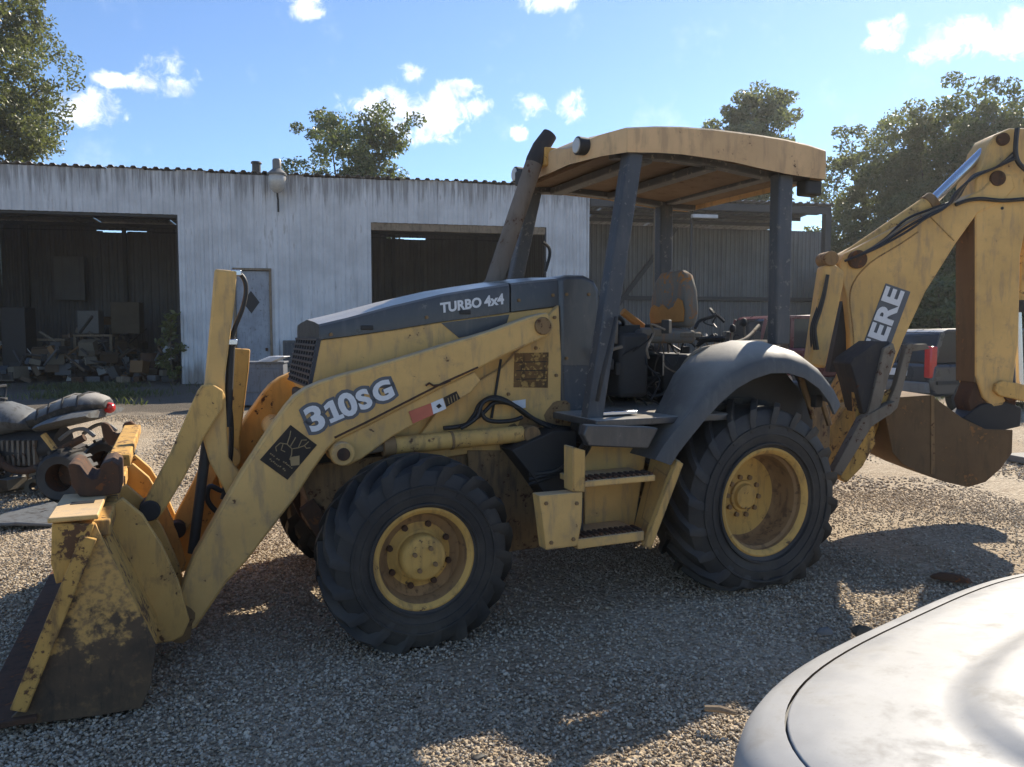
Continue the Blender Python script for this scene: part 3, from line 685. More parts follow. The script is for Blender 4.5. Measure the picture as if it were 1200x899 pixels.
# --- step box
SV = 1.04
sb = MB().prism([(P(685, 523, .76).x, .76, P(672, 530, SV).z), (P(760, 525, .76).x, .76, P(760, 525, SV).z), (P(742, 632, .76).x, .76, P(745, 640, SV).z), (P(685, 632, .76).x, .76, P(678, 640, SV).z)], (0, -.02, 0)).build('step_back', M['yellow'], root)
rp = PP([(795,541),(757,641)], SV); bp_ = [Vector((P(770, 525, .80).x, .76, rp[0].z+.05)), Vector((P(750, 640, .80).x+.03, .76, rp[1].z))]
MB().prism([rp[0], rp[1], bp_[1], bp_[0]], (-.018, 0, 0)).build('step_side', M['yellow'], root, .003)
MB().bar(rp[0], rp[1], .04, .05).build('step_edge', M['yellow_worn'], root, .004)
lp = PP([(674,524),(674,576)], SV)
MB().prism([lp[0], lp[1], Vector((lp[1].x, .94, lp[1].z)), Vector((lp[0].x, .94, lp[0].z))], (.016, 0, 0)).build('step_side', M['yellow'], root, .003)
MB().prism(PP([(672,524),(686,528),(686,577),(672,576)], SV+.003), (0, -.012, 0)).build('step_side', M['yellow_worn'], root, .003)
for nm, pa, pb, th in (('upper_step', (684,563), (768,565), .035), ('lower_step', (677,632), (755,634), .055)):
    a, b = P(*pa, SV), P(*pb, SV); zc = (a.z+b.z)/2
    so = MB().box(((a.x+b.x)/2, SV-.14, zc), (abs(a.x-b.x), .28, th)).build(nm, M['yellow'], root, .005)
    for k in range(12):
        xx = a.x+(b.x-a.x)*(k+.5)/12
        MB().box((xx, SV-.06, zc+th/2+.006), (.018, .10, .014)).build('tread_tooth', M['rust'], so)
plate('battery_box', [(632,581),(683,576.5),(682,612),(677,640),(640,645)], SV, .09, M['yellow'], bevel=.006)
MB().box((P(664, 560, .9).x, .83, P(660, 612, .9).z), (.20, .18, .26)).build('battery_tray', M['dark'], root, .005)
plate('sill', [(688,498),(760,500),(772,502),(760,526),(690,523),(684,510)], .98, .06, M['charcoal'], bevel=.008)

# --- cab floor, seat, controls
fz = P(720, 494, .96).z
MB().box((.62, 0, fz-.01), (.95, 1.92, .04)).build('cab_floor', M['charcoal'], root, .006)
MB().box((P(722, 470, .8).x, .80, fz+.03), (.26, .06, .02)).build('floor_cleat', M['chrome'], root, .003)
MB().box((-.55, 0, 1.24), (.36, 1.0, .26)).build('rear_console', M['dark'], root, .02)
MB().box((.42, -.5, 1.2), (.5, .3, .5)).build('side_console', M['dark'], root, .03)
MB().box((-.38, 0, .98), (.9, 1.3, .5)).build('rear_platform', M['dark'], root, .02)
MB().box((-.05, 0, 1.22), (.46, .62, .40)).build('seat_pedestal', M['dark'], root, .02)
sz0, sz1 = P(800, 384, 0).z, P(800, 319, 0).z
se = MB().prism([Vector((-.16, v_, z_)) for v_, z_ in ((-.2, sz0), (-.24, sz0+.08), (-.235, sz0+.22), (-.19, sz1-.06), (-.12, sz1), (.10, sz1+.005), (.17, sz1-.03), (.22, sz0+.26), (.24, sz0+.1), (.20, sz0))], (.10, 0, 0)).build('seat', M['seat'], root, .035, segs=3)
MB().prism([Vector((.31, v_, z_)) for v_, z_ in ((-.25, sz0-.02), (-.25, sz0-.11), (.25, sz0-.11), (.25, sz0-.02), (0, sz0))], (-.44, 0, 0)).build('seat_cushion', M['seat'], se, .03, segs=3)
MB().prism([Vector((-.055, v_, z_)) for v_, z_ in ((-.20, sz0+.03), (-.215, sz0+.10), (-.20, sz0+.15), (-.16, sz0+.17), (-.10, sz0+.15), (-.05, sz0+.17), (.02, sz0+.13), (.08, sz0+.15), (.13, sz0+.21), (.18, sz0+.19), (.205, sz0+.12), (.2, sz0+.04))], (.012, 0, 0)).build('torn_foam', M['foam'], se, .01)
MB().tube([Vector((-.1, -.26, sz0-.05)), Vector((.15, -.28, sz0+.12))], .03, 8).build('arm_rest', M['foam'], se)
MB().tube([Vector((.72, .05, fz)), Vector((.62, .05, 1.62))], .05, 12).build('steering_column', M['dark'], root, smooth=40)
sw = MB(); c = Vector((.56, .05, 1.70)); rt = Matrix.Rotation(R(-24), 3, 'Y')
sw.tube([c+rt @ Vector((.19*math.cos(a), .19*math.sin(a), 0)) for a in [2*math.pi*k/28 for k in range(29)]], .014, 8)
for k in range(3):
    a = 2*math.pi*k/3; sw.tube([c-VZ*.03, c+rt @ Vector((.19*math.cos(a), .19*math.sin(a), 0))], .010, 6)
sw.build('steering_wheel', M['black'], root, smooth=50)
MB().box((.86, -.1, 1.48), (.2, .6, .42)).build('dash_console', M['dark'], root, .03)
MB().box((.74, .1, 1.70), (.02, .3, .05)).build('dash_panel', M['chrome'], root, .004)
MB().box((.70, .24, 1.64), (.05, .22, .035)).build('dash_trim', M['yellow'], root, .004)
rs = random.Random(11)
for k in range(12):                                      # backhoe and loader control levers
    x0 = rs.choice([.35, .3, -.45, -.5]); y0 = rs.uniform(-.55, .5); z0 = 1.2 if x0 > 0 else 1.3
    tx = rs.uniform(-.1, .1); zt = z0+rs.uniform(.2, .38)
    lv = MB().tube([(x0, y0, z0), (x0+tx, y0+.02, zt)], .008, 6).build('control_lever', M['bar'], root)
    MB().lathe([(0, -.03), (.02, -.02), (.024, .0), (.018, .025), (0, .032)], 10, 'z', (x0+tx, y0+.02, zt)).build('lever_knob', M['black'], lv, smooth=60)
MB().box((.50, .28, 1.36), (.22, .30, .42)).build('valve_bank', M['dark'], root, .03)
MB().box((.30, -.15, 1.30), (.40, .5, .34)).build('control_tower', M['dark'], root, .05)
for k in range(6):
    MB().cyl((.62, .16+.045*k, 1.50), (.62, .16+.045*k, 1.62+.02*(k % 3)), .014, None, 8).build('valve_spool', M['bar'], root)
for k in range(70):                                      # loose wiring and cables
    a = Vector((rs.uniform(-.35, .85), rs.uniform(-.4, .6), rs.uniform(1.12, 1.62))); pts = [a]
    for j in range(4): pts.append(pts[-1]+Vector((rs.uniform(-.12, .12), rs.uniform(-.1, .1), rs.uniform(-.15, .08))))
    MB().tube(smooth_path(pts, 4), rs.choice([.005, .008, .012]), 5).build('loose_cable', M[rs.choice(['black', 'black', 'hose', 'bar'])], root)
for k in range(26):
    MB().box((rs.uniform(-.25, .8), rs.uniform(-.35, .55), rs.uniform(1.08, 1.62)), (rs.uniform(.05, .16), rs.uniform(.04, .12), rs.uniform(.03, .1)), rs.uniform(0, 3)).build('linkage_bracket', M[rs.choice(['dark', 'dark', 'bar', 'pad'])], root, .006)
MB().tube(smooth_path([P(780, 470, .7), P(790, 450, .7), P(803, 425, .7), P(818, 411, .7), P(840, 405, .68), P(872, 398, .6), (-.5, .45, 1.62)]), .012, 8).build('grab_rail', M['bar'], root, smooth=50)

# --- fenders
FL = [(772,540),(783,522),(800,500),(818,478),(838,457),(858,440),(880,428),(903,421),(925,421),(947,428),(965,441),(979,459),(986,474)]
for s in (1, -1):
    fp = [P(x, y, 1.05) for x, y in FL]
    c0 = Vector((-.09, 0, .525)); mb = MB(); n = len(fp); rows = []
    for p in fp:
        rad = Vector((p.x-c0.x, 0, p.z-c0.z)).normalized(); fz_ = max(0., min(1., (rad.z-.62)/.33)); fz_ = .06+.94*fz_*fz_*(3-2*fz_); vi = .04*(1-fz_) if p.x > 0 else 0
        sec = [(.70, .08), (.70, .110), (.80, .106), (.90, .086), (.98, .052), (1.03, .012), (1.05, -.018), (1.055, -.085), (1.035, -.085), (1.028, -.02), (.9, .04), (.72, .06)]
        rows.append([Vector((p.x+rad.x*(o_*fz_ if o_ > .02 else o_), s*(v_+(vi if v_ < .85 else 0)), p.z+rad.z*(o_*fz_ if o_ > .02 else o_))) for v_, o_ in sec])
    m = len(rows[0]); vs = [q for r_ in rows for q in r_]
    fs = [(i*m+k, i*m+(k+1) % m, (i+1)*m+(k+1) % m, (i+1)*m+k) for i in range(n-1) for k in range(m)]+[tuple(range(m)), tuple(range((n-1)*m, n*m))]
    fo = mb.add(vs, fs).build('fender', M['fender'], root, smooth=40)
    inner = [Vector((p.x, s*.735, p.z+.0)) for p in fp]+[Vector((-.6, s*.735, .75)), Vector((.55, s*.735, .75))]
    MB().prism(inner, (0, -s*.02, 0)).build('fender_liner', M['dark'], fo)
for (x, y) in ((1003-60, 470), (962, 478)):
    MB().tube([P(x-8, y-40, .8), P(x+10, y+20, .8)], .02, 6).build('fender_brace', M['brown'], root)
MB().box(P(957, 470, .9), (.06, .05, .08)).build('tail_lamp', M['dark'], root, .008)

# --- canopy and its posts
NL = [(735,149),(770,147.5),(800,148),(835,150.5),(860,153.5),(890,157.5),(920,162.5),(948,169),(968,175.5)]
NB = [(735,178.5),(770,179),(800,181),(835,186),(860,190),(890,197),(920,203.5),(948,208),(966,210)]
u_top = [P(x, y, .75) for x, y in NL]; u_bot = [P(x, y, .75) for x, y in NB]
secs = []
for t_, b_ in zip(u_top, u_bot):
    secs.append((t_.x, t_.z, b_.z))
fu = secs[0][0]
front = [(fu+.17, secs[0][1]-.055, secs[0][2]-.01, .10), (fu+.155, secs[0][1]-.045, secs[0][2], .32), (fu+.085, secs[0][1]-.015, secs[0][2], .60)]
rows = []
for (u, zt, zb, hwid) in front+[(a_, b_, c_, .75) for a_, b_, c_ in secs]+[(secs[-1][0]-.05, secs[-1][1]-.03, secs[-1][2]+.01, .70)]:
    r_ = []
    for v_, z_ in ((1, zb), (1.005, (zt+zb)/2), (1, zt-.012), (.985, zt), (.5, zt+.035), (0, zt+.045)):
        r_.append(Vector((u, hwid*v_, z_)))
    rows.append(r_+[Vector((p.x, -p.y, p.z)) for p in reversed(r_[:-1])])
m = len(rows[0]); vs = [p for r_ in rows for p in r_]; n = len(rows)
fs = [(i*m+k, i*m+k+1, (i+1)*m+k+1, (i+1)*m+k) for i in range(n-1) for k in range(m-1)]+[tuple(range(m)), tuple(range((n-1)*m, n*m))]
# rim wall has thickness: inner skin
vs2 = [Vector((p.x-(.02 if i < 3*m else -.01), p.y*.965, p.z-.012 if (i % m) not in (0, m-1) else p.z)) for i, p in enumerate(vs)]; o_ = len(vs)
fs += [tuple(reversed([k+o_ for k in f])) for f in fs[:(n-1)*(m-1)]]
for i in range(n-1):
    fs += [(i*m, (i+1)*m, (i+1)*m+o_, i*m+o_), (i*m+m-1, i*m+m-1+o_, (i+1)*m+m-1+o_, (i+1)*m+m-1)]
can = MB().add(vs, fs).build('canopy', M['canopy'], root, smooth=30)
zl = [b_ for b_ in secs]
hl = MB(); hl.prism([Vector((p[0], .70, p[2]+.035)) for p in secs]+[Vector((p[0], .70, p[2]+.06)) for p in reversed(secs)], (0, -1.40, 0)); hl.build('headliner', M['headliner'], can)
for v_ in (.62, -.62):
    MB().prism([Vector((p[0], v_, p[2]-.005)) for p in secs]+[Vector((p[0], v_, p[2]+.06)) for p in reversed(secs)], (0, -.08, 0)).build('canopy_rail', M['post'], can, .008)
for u_ in (.55, .05, -.5):
    MB().box((u_, 0, secs[4][2]+.0), (.10, 1.2, .05)).build('canopy_cross_member', M['post'], can, .008)
# work lamps on the canopy front
for s in (1, -1):
    c = Vector((fu+.12, s*.46, secs[0][2]+.085))
    wl = MB().cyl(c-VX*.05, c+VX*.055, .052, .056, 20).build('work_lamp', M['dark'], can, .006)
    MB().cyl(c+VX*.05, c+VX*.062, .046, None, 20).build('lamp_lens', M['glass_lamp'], wl, .004)
MB().box((fu+.19, -.30, secs[0][2]+.03), (.06, .12, .10)).build('lamp_bracket', M['dark'], can, .01)
MB().box((secs[-1][0]+.05, .66, secs[-1][2]-.05), (.14, .10, .10)).build('rear_lamp', M['dark'], can, .015)
def post(a, b, w_=.105):
    return MB().bar(a, b, .09, w_).build('canopy_post', M['post'], root, .012)
fl0, fl1 = P(741, 180, .68), P(690, 512, .80)
post(fl0, fl1); post(Vector((fl0.x, -.68, fl0.z)), Vector((fl1.x, -.80, fl1.z-.1)))
rl0, rl1 = P(916, 205, .66), P(912, 404, .66)
post(rl0, rl1, .12); post(Vector((rl0.x, -.66, rl0.z)), Vector((rl1.x, -.66, rl1.z-.3)), .12)
# exhaust stack leaning back against the canopy
e0, e1, e2 = P(577, 336, 0), P(627, 188, 0), P(644, 158, 0)
ex_ = MB().tube([e0-(e1-e0)*.12, e0, e1], .058, 16).build('exhaust_stack', M['stack'], root, smooth=40)
MB().tube([e1-(e1-e0)*.03, e1, e1*.5+e2*.5+Vector((.01, 0, 0)), e2], [.058, .060, .058, .052], 16).build('stack_tip', M['pad'], ex_, smooth=40)
MB().cyl(e0-(e1-e0)*.04, e0+(e1-e0)*.02, .075, .064, 18).build('stack_collar', M['stack'], ex_, .004)
MB().box(P(641, 186, 0)+Vector((0, 0, 0)), (.10, .14, .12)).build('stack_bracket', M['orange_lit'], ex_, .01)
MB().tube(smooth_path([P(636, 284, -.5), P(643, 290, -.5), P(644, 300, -.5), P(639, 318, -.5)]), .012, 6).build('mirror_arm', M['black'], root, smooth=50)

# --- swing frame, boom, dipper and bucket at the rear
DB = 6.2
MB().box((-.95, 0, .80), (.3, 1.1, .5)).build('rear_frame', M['brown'], root, .02)
dplate('swing_tower', [(962,540),(958,512),(972,490),(985,470),(1000,440),(1022,455),(1036,468),(1030,500),(1012,546),(990,566)], DB-.16, .32, M['yellow_rusty'], bevel=.01)
dplate('frame_panel', [(965,512),(990,478),(1008,474),(1014,484),(986,552),(972,548)], DB-.45, .25, M['yellow_worn'], bevel=.008)
BOOM = [(985,322),(984,308),(990,297),(1000,292),(1030,276),(1080,250),(1130,233),(1150,222),(1168,205),(1186,204),(1190,220),(1176,236),(1146,250),(1120,286),(1100,318),(1085,342),(1060,396),(1040,446),(1030,470),(1000,470),(998,430),(997,390),(993,352)]
boom = dplate('boom', BOOM, DB-.13, .26, M['yellow'], bevel=.012)
ins = [(1001,440),(1000,390),(996,352),(1001,330),(1020,308),(1052,288),(1076,272)]
MB().tube(smooth_path(DD(ins, DB-.131), 4), .006, 6).build('boom_weld', M['yellow_worn'], boom, smooth=60)
MB().tube(smooth_path(DD([(1090,254),(1104,268),(1118,282)], DB-.131), 4), .006, 6).build('boom_weld', M['yellow_worn'], boom, smooth=60)
for x, y, r_ in ((995,306,.072),):
    c = D(x, y, DB); MB().cyl(c-BACK*.17, c+BACK*.17, r_, None, 22).build('boom_pin', M['rust'], boom, .006)
dplate('boom_lettering_panel', [(1038,332),(1067,342),(1026,452),(997,442)], DB-.133, .004, M['grey_print'], boom, bevel=0)
ex = D(1046, 352, DB)-D(1011, 446, DB)
text_on('boom_lettering', 'DEERE', D(1059, 342, DB-.14), ex, -BACK, .205, M['white_print'], boom, .008, .001, space=1.04, align='RIGHT', sx=1.28)
# boom lift cylinder beside the boom, with hoses
bc = dplate('boom_cylinder', [(965,312),(977,308),(990,318),(989,335),(968,432),(948,428),(956,372)], DB-.22, .14, M['yellow'], bevel=.02)
c = D(969, 304, DB-.15); MB().cyl(c-BACK*.09, c+BACK*.09, .058, None, 20).build('cylinder_eye', M['brown'], bc, .006)
dplate('boom_shadow_gap', [(990,338),(996,352),(998,400),(997,436),(972,436)], DB-.04, .08, M['dark'], bevel=0)  # dark plate standing in for the shade between cylinder and boom
for k in range(3):
    MB().tube(smooth_path(DD([(958-k*3,410),(955-k*2,385),(961-k*2,365),(966-k,345),(970,322)], DB-.3+.05*k), 4), .014, 7).build('hydraulic_hose', M['hose'], root, smooth=50)
# crowd cylinder on top of the boom
k0, k1, k2 = D(977, 314, DB-.02), D(1092, 236, DB-.02), D(1152, 178, DB-.02)
cc = MB().cyl(k0, k1, .066, None, 20).build('crowd_cylinder', M['yellow_worn'], root, .008)
MB().cyl(k1, k2, .040, None, 16).build('cylinder_rod', M['chrome'], cc, smooth=40)
MB().cyl(k1-(k1-k0)*.06, k1+(k1-k0)*.012, .076, None, 20).build('cylinder_gland', M['brown'], cc, .005)
for k in range(4):
    MB().tube(smooth_path(DD([(990+k*6,306-k*2),(1025+k*4,292-k*4),(1062,272-k*5),(1085+k*3,256-k*4),(1108+k*4,243-k*3),(1122+k*3,224-k*2),(1142,208-k),(1168,196),(1190,186-k*3)], DB-.19+.02*k), 5), .010, 7).build('hydraulic_hose', M['hose'] if k != 2 else M['bar'], root, smooth=50)
MB().tube(smooth_path(DD([(1120,240),(1133,235),(1150,233),(1175,235),(1205,233)], DB-.15), 4), .016, 7).build('hydraulic_hose', M['hose'], root, smooth=50)
MB().tube(smooth_path(DD([(1192,150),(1190,175),(1193,190),(1203,200)], DB-.18), 4), .018, 7).build('hydraulic_hose', M['hose'], root, smooth=50)
# dipper: two side plates with a box between, head on top
DIP = [(1143,246),(1143,212),(1150,196),(1157,172),(1166,158),(1184,150),(1204,150),(1222,176),(1224,214),(1206,246),(1196,300),(1194,400),(1187,452),(1176,476),(1164,478),(1152,466),(1143,440)]
dip = dplate('dipper', DIP, DB-.12, .27, M['yellow'], bevel=.012)
f0, f1, f2 = (1143.2, 250), (1143.2, 448), (1158, 482)
fpts = [D(x, y, DB-.11) for x, y in (f0, f1)]
MB().prism([fpts[0]+BACK*.0, fpts[1], fpts[1]+BACK*.25, fpts[0]+BACK*.25], RIR @ Vector((-.012, 0, 0))).build('dipper_face', M['rust_tan'], dip)
dplate('dipper_foot', [(1143,446),(1164,474),(1184,456),(1192,466),(1186,500),(1160,512),(1142,500),(1134,470)], DB-.10, .2, M['rust'], dip, bevel=.01)
for x, y, r_ in ((1157,213,.06),(1196,215,.055),(1163,168,.05),(1171,462,.045)):
    c = D(x, y, DB); MB().cyl(c-BACK*.145, c+BACK*.15, r_, None, 20).build('dipper_pin', M['rust'], dip, .006)
MB().cyl(D(1163, 247, DB)-BACK*.125, D(1163, 247, DB), .012, None, 10).build('drain_hole', M['black'], dip)
b0, b1, b2 = D(1194, 300, DB+.03), D(1192, 362, DB+.03), D(1195, 452, DB+.03)
bcy = MB().cyl(D(1206, 235, DB+.03), b1, .058, None, 18).build('bucket_cylinder', M['yellow_worn'], root, .006)
MB().cyl(b1, b2, .03, None, 14).build('cylinder_rod', M['chrome'], bcy, smooth=40)
MB().cyl(D(1192.3, 352, DB+.03), D(1192, 366, DB+.03), .068, None, 18).build('cylinder_gland', M['dark'], bcy, .004)
dplate('tipping_link', [(1168,450),(1176,446),(1206,452),(1224,460),(1224,474),(1200,470),(1172,464),(1166,458)], DB-.16, .06, M['yellow_worn'], bevel=.008)
BB = [(1037,486),(1048,466),(1091,463),(1106,474),(1128,490),(1155,503),(1187,504),(1186,531),(1173,549),(1155,565),(1135,571),(1106,564.5),(1077,553.5),(1057,543.5),(1046,530)]
bk = dplate('backhoe_bucket', BB, DB-.30, .02, M['rust_tan'], bevel=.004)
shp = DD(BB, DB-.28); ctr = sum(shp, Vector())/len(shp)
lp2 = shp[7:]+shp[:3]
loop = lp2+[p*.965+ctr*.035 for p in reversed(lp2)]
MB().prism(loop, BACK*.56).build('bucket_shell', M['rust_tan'], bk, .003)
dplate('side_plate', BB, DB+.28, .02, M['rust_tan'], bk, bevel=.004)
MB().prism(DD([(1091,464),(1095,464),(1096,556),(1091,556)], DB-.306), BACK*.01).build('bucket_seam', M['brown'], bk, .002)
dplate('bucket_ear', [(1128,490),(1150,474),(1176,470),(1198,478),(1196,500),(1160,508)], DB-.12, .24, M['dark'], bk, bevel=.01)

# --- stabilisers
def stab(dn, mirror=False):
    tr = (lambda p: Vector((p.x, -p.y, p.z))) if mirror else (lambda p: p)
    bkv = Vector((BACK.x, -BACK.y, BACK.z)) if mirror else BACK
    def pl(name, px, d, th, m, parent, bevel=.006):
        return MB().prism([tr(p) for p in DD(px, d)], bkv*th).build(name, m, parent, bevel)
    s0 = pl('stabilizer', [(1036,408),(1047,402),(1050,412),(1034,470),(1024,500),(1010,496),(1018,482)], dn, .10, M['bar'], root)
    pl('stabilizer_pad', [(996,426),(1000,420),(1028,400),(1043,400),(1044,410),(1020,482),(1012,486),(1004,452)], dn+.03, .30, M['pad'], s0, .01)
    pl('stabilizer_arm', [(1063,404),(1070,402),(1069,414),(1052,478),(1042,488),(1038,480),(1050,452)], dn+.06, .07, M['bar'], s0)
    pl('stabilizer_tie', [(1064,404),(1086,403),(1090,409),(1068,412)], dn+.10, .06, M['bar'], s0)
    pl('stabilizer_tube', [(1010,490),(1040,474),(1050,470),(1046,484),(1022,500),(986,558),(976,553)], dn-.02, .09, M['bar'], s0)
    pl('stabilizer_gusset', [(1000,440),(1012,486),(1008,500),(1020,470),(1048,455),(1040,478),(1024,498),(1026,520),(1010,548),(992,566),(984,560),(1004,520)], dn+.10, .05, M['yellow_rusty'], s0)
stab(5.45); stab(5.45, True)

# ------------------------------------------------------------------ the metal shed with its lean-to
A2 = Vector((-15.0, 22.25, 0)); TD = Vector((.979, .203, 0)).normalized(); ND = Vector((-TD.y, TD.x, 0))
def t_of(x):
    k = (x-600)/FPX*1.0/ (1.0)                         # X/Y on the view ray (level part)
    r = ray(x, 390); k = r.x/r.y
    return (k*A2.y-A2.x)/(TD.x-k*TD.y)
def z_of(x, y, inset=0.):
    A = A2+ND*inset; r = ray(x, y); k = r.x/r.y
    t = (k*A.y-A.x)/(TD.x-k*TD.y); Y = A.y+TD.y*t
    return CAMH+r.z/r.y*Y
def W3(t, n, z): return A2+TD*t+ND*n+VZ*z
SHA = math.atan2(TD.y, TD.x)
shed = empty('metal_shed', tuple(A2), SHA, 'long white ribbed metal shed with dark open bays standing behind the backhoe', 'shed')
ZT = z_of(345, 206)
M['sheet'] = sheet('white_sheet_metal', (.56, .555, .55), (.38, .375, .37), (.20, .155, .12), .6, ZT)
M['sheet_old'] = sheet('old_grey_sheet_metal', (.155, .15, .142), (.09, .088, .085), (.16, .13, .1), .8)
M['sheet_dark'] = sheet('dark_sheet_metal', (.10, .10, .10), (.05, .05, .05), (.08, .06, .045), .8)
M['roof'] = sheet('weathered_roof_metal', (.40, .38, .36), (.16, .13, .11), (.14, .09, .06), .9)
M['wood'] = paint('weathered_timber', (.24, .18, .12), dirt=(.09, .065, .045), rust=(.05, .04, .03), dirt_amt=.6, rust_amt=.0, rough=.8)
M['door'] = paint('grey_steel_door', (.30, .315, .34), dirt=(.17, .165, .165), dirt_amt=.5, rust_amt=.03, rough=.5)
M['darkpost'] = flat('dark_steel_post', (.05, .05, .05), .7)
def ribbed(name, depth, ribs, wr, m):                    # unit-wide, unit-high ribbed sheet, ribs proud to -y
    mb = MB(); pr = [(0, 0)]
    for k in range(ribs):
        c = (k+.5)/ribs; pr += [(c-wr, 0), (c-wr*.5, -depth), (c+wr*.5, -depth), (c+wr, 0)]
        if k < ribs-1:
            g = (k+1)/ribs; pr += [(g-wr*.5, 0), (g-wr*.3, -depth*.25), (g+wr*.3, -depth*.25), (g+wr*.5, 0)]
    pr.append((1, 0)); n = len(pr)
    vs = [(x, y, 0) for x, y in pr]+[(x, y, 1) for x, y in pr]+[(x, y+.004, 0) for x, y in pr]+[(x, y+.004, 1) for x, y in pr]
    fs = [(i, i+1, i+1+n, i+n) for i in range(n-1)]+[(i+2*n+1, i+2*n, i+3*n, i+3*n+1) for i in range(n-1)]
    fs += [(i, i+2*n, i+2*n+1, i+1) for i in range(n-1)]+[(i+n, i+n+1, i+3*n+1, i+3*n) for i in range(n-1)]
    mb.add(vs, fs); return mb.build(name, m, shed)
proto = {}
def panels(name, t0, t1, z0, z1, n_in, m, key, depth=.034, ribs=3, wr=.085, w_=.915, jig=.006):
    n = max(1, round((t1-t0)/w_)); dw = (t1-t0)/n
    for k in range(n):
        if key not in proto:
            o = ribbed(name, depth, ribs, wr, m); proto[key] = o
        else: o = inst(proto[key], name, shed)
        o.location = (t0+k*dw, n_in+random.uniform(-jig, jig), z0); o.scale = (dw+.03, 1, z1-z0+random.uniform(-.03, .03))
T = {x: t_of(x) for x in (212, 276, 318, 435, 640, 688, 970)}
TL = -3.5
zh1, zh2 = z_of(150, 250), z_of(520, 263); zd = z_of(297, 317)
panels('wall_panel', TL, T[212], zh1, ZT, 0, M['sheet'], 'w')
panels('wall_panel', T[212], T[276], 0, ZT, 0, M['sheet'], 'w')
panels('wall_panel', T[276], T[318], zd+.05, ZT, 0, M['sheet'], 'w')
panels('wall_panel', T[318], T[435], 0, ZT, 0, M['sheet'], 'w')
panels('wall_panel', T[435], T[640], zh2, ZT, 0, M['sheet'], 'w')
panels('wall_panel', T[640], T[688], 0, ZT, 0, M['sheet'], 'w')
# door with frame, handle and a small diamond pane
dw_ = T[318]-T[276]
dr = MB().box(((T[276]+T[318])/2, .04, zd/2), (dw_-.08, .05, zd-.04)).build('door', M['door'], shed, .006)
MB().box(((T[276]+T[318])/2+dw_*.36, -.01, 1.05), (.07, .07, .10)).build('handle', M['rust'], dr, .01)
MB().prism([((T[276]+T[318])/2-.05+x, .012, zd*.72+z) for x, z in ((0, .35), (.25, 0), (0, -.35), (-.25, 0))], (0, -.008, 0)).build('diamond_pane', M['black'], dr)
for tx in (T[276], T[318]):
    MB().box((tx, -.012, zd/2), (.07, .10, zd)).build('door_frame', M['wood'], shed, .006)
MB().box(((T[276]+T[318])/2, -.014, zd+.035), (dw_+.08, .10, .07)).build('door_frame', M['wood'], shed, .006)
# headers, jambs, corner trim
MB().box(((T[435]+T[640])/2, .10, zh2-.12), (T[640]-T[435]-.02, .14, .24)).build('header_beam', M['wood'], shed, .01)
MB().box(((TL+T[212])/2, .12, zh1-.03), (T[212]-TL-.02, .12, .10)).build('header_beam', M['darkpost'], shed, .01)
for tx in (T[212], T[435], T[640]):
    MB().box((tx, .09, ZT/2-.1), (.09, .12, ZT-.2)).build('jamb_post', M['darkpost'], shed, .006)
MB().box((T[688]+.015, -.015, ZT/2), (.05, .08, ZT-.01)).build('corner_trim', M['sheet'], shed, .004)
# roof sheets: the rib ends show as small dark teeth along the eave
def roof_run(t0, t1, z, n0, n1, drop, key='r'):
    n = round((t1-t0)/.915); dw = (t1-t0)/n; L = math.hypot(n1-n0, drop); ang = math.atan2(drop, n1-n0)
    for k in range(n):
        if key not in proto: o = ribbed('roof_panel', .06, 3, .10, M['roof']); proto[key] = o
        else: o = inst(proto[key], 'roof_panel', shed)
        o.location = (t0+k*dw, n0, z+random.uniform(-.008, .012)); o.rotation_euler = (-math.pi/2-ang+0, 0, 0); o.scale = (dw, 1, L)
        o.rotation_euler = (math.radians(-90)-ang, 0, 0)
roof_run(TL, T[688]+.05, ZT+.02, -.12, 10.2, .5)
# inside of the shed: back wall with a strip of daylight under the roof, side walls, posts, purlins
BD = 9.0
zg = z_of(190, 272, BD)
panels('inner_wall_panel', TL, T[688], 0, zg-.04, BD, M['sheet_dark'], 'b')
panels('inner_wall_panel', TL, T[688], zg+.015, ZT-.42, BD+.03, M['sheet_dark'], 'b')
for t0, t1 in ((TL, 0.), (1.9, 3.2), (5.7, 11.6), (13.3, T[688])):
    MB().box(((t0+t1)/2, BD+.06, zg), (t1-t0, .05, .20)).build('wall_girt', M['darkpost'], shed)
for tx in (TL, T[212]+.5, T[435]-.45, T[688]-.05):
    for k in range(9):
        o = inst(proto['b'], 'inner_wall_panel', shed, (tx, .2+k*(BD-.2)/9, 0), (0, 0, math.pi/2), ((BD-.2)/9, 1, ZT-.1-k*.05))
for tx in np.arange(TL+1, T[688], 3.6):
    if abs(tx-(T[276]+T[318])/2) < 1.: continue
    MB().box((tx, BD-.2, ZT/2-.3), (.14, .14, ZT-.62)).build('inner_post', M['darkpost'], shed)
for k in range(5):
    MB().box(((TL+T[688])/2, 1+k*1.9, ZT-.14-(1+k*1.9)*.049), (T[688]-TL-.2, .06, .15)).build('purlin', M['darkpost'], shed)
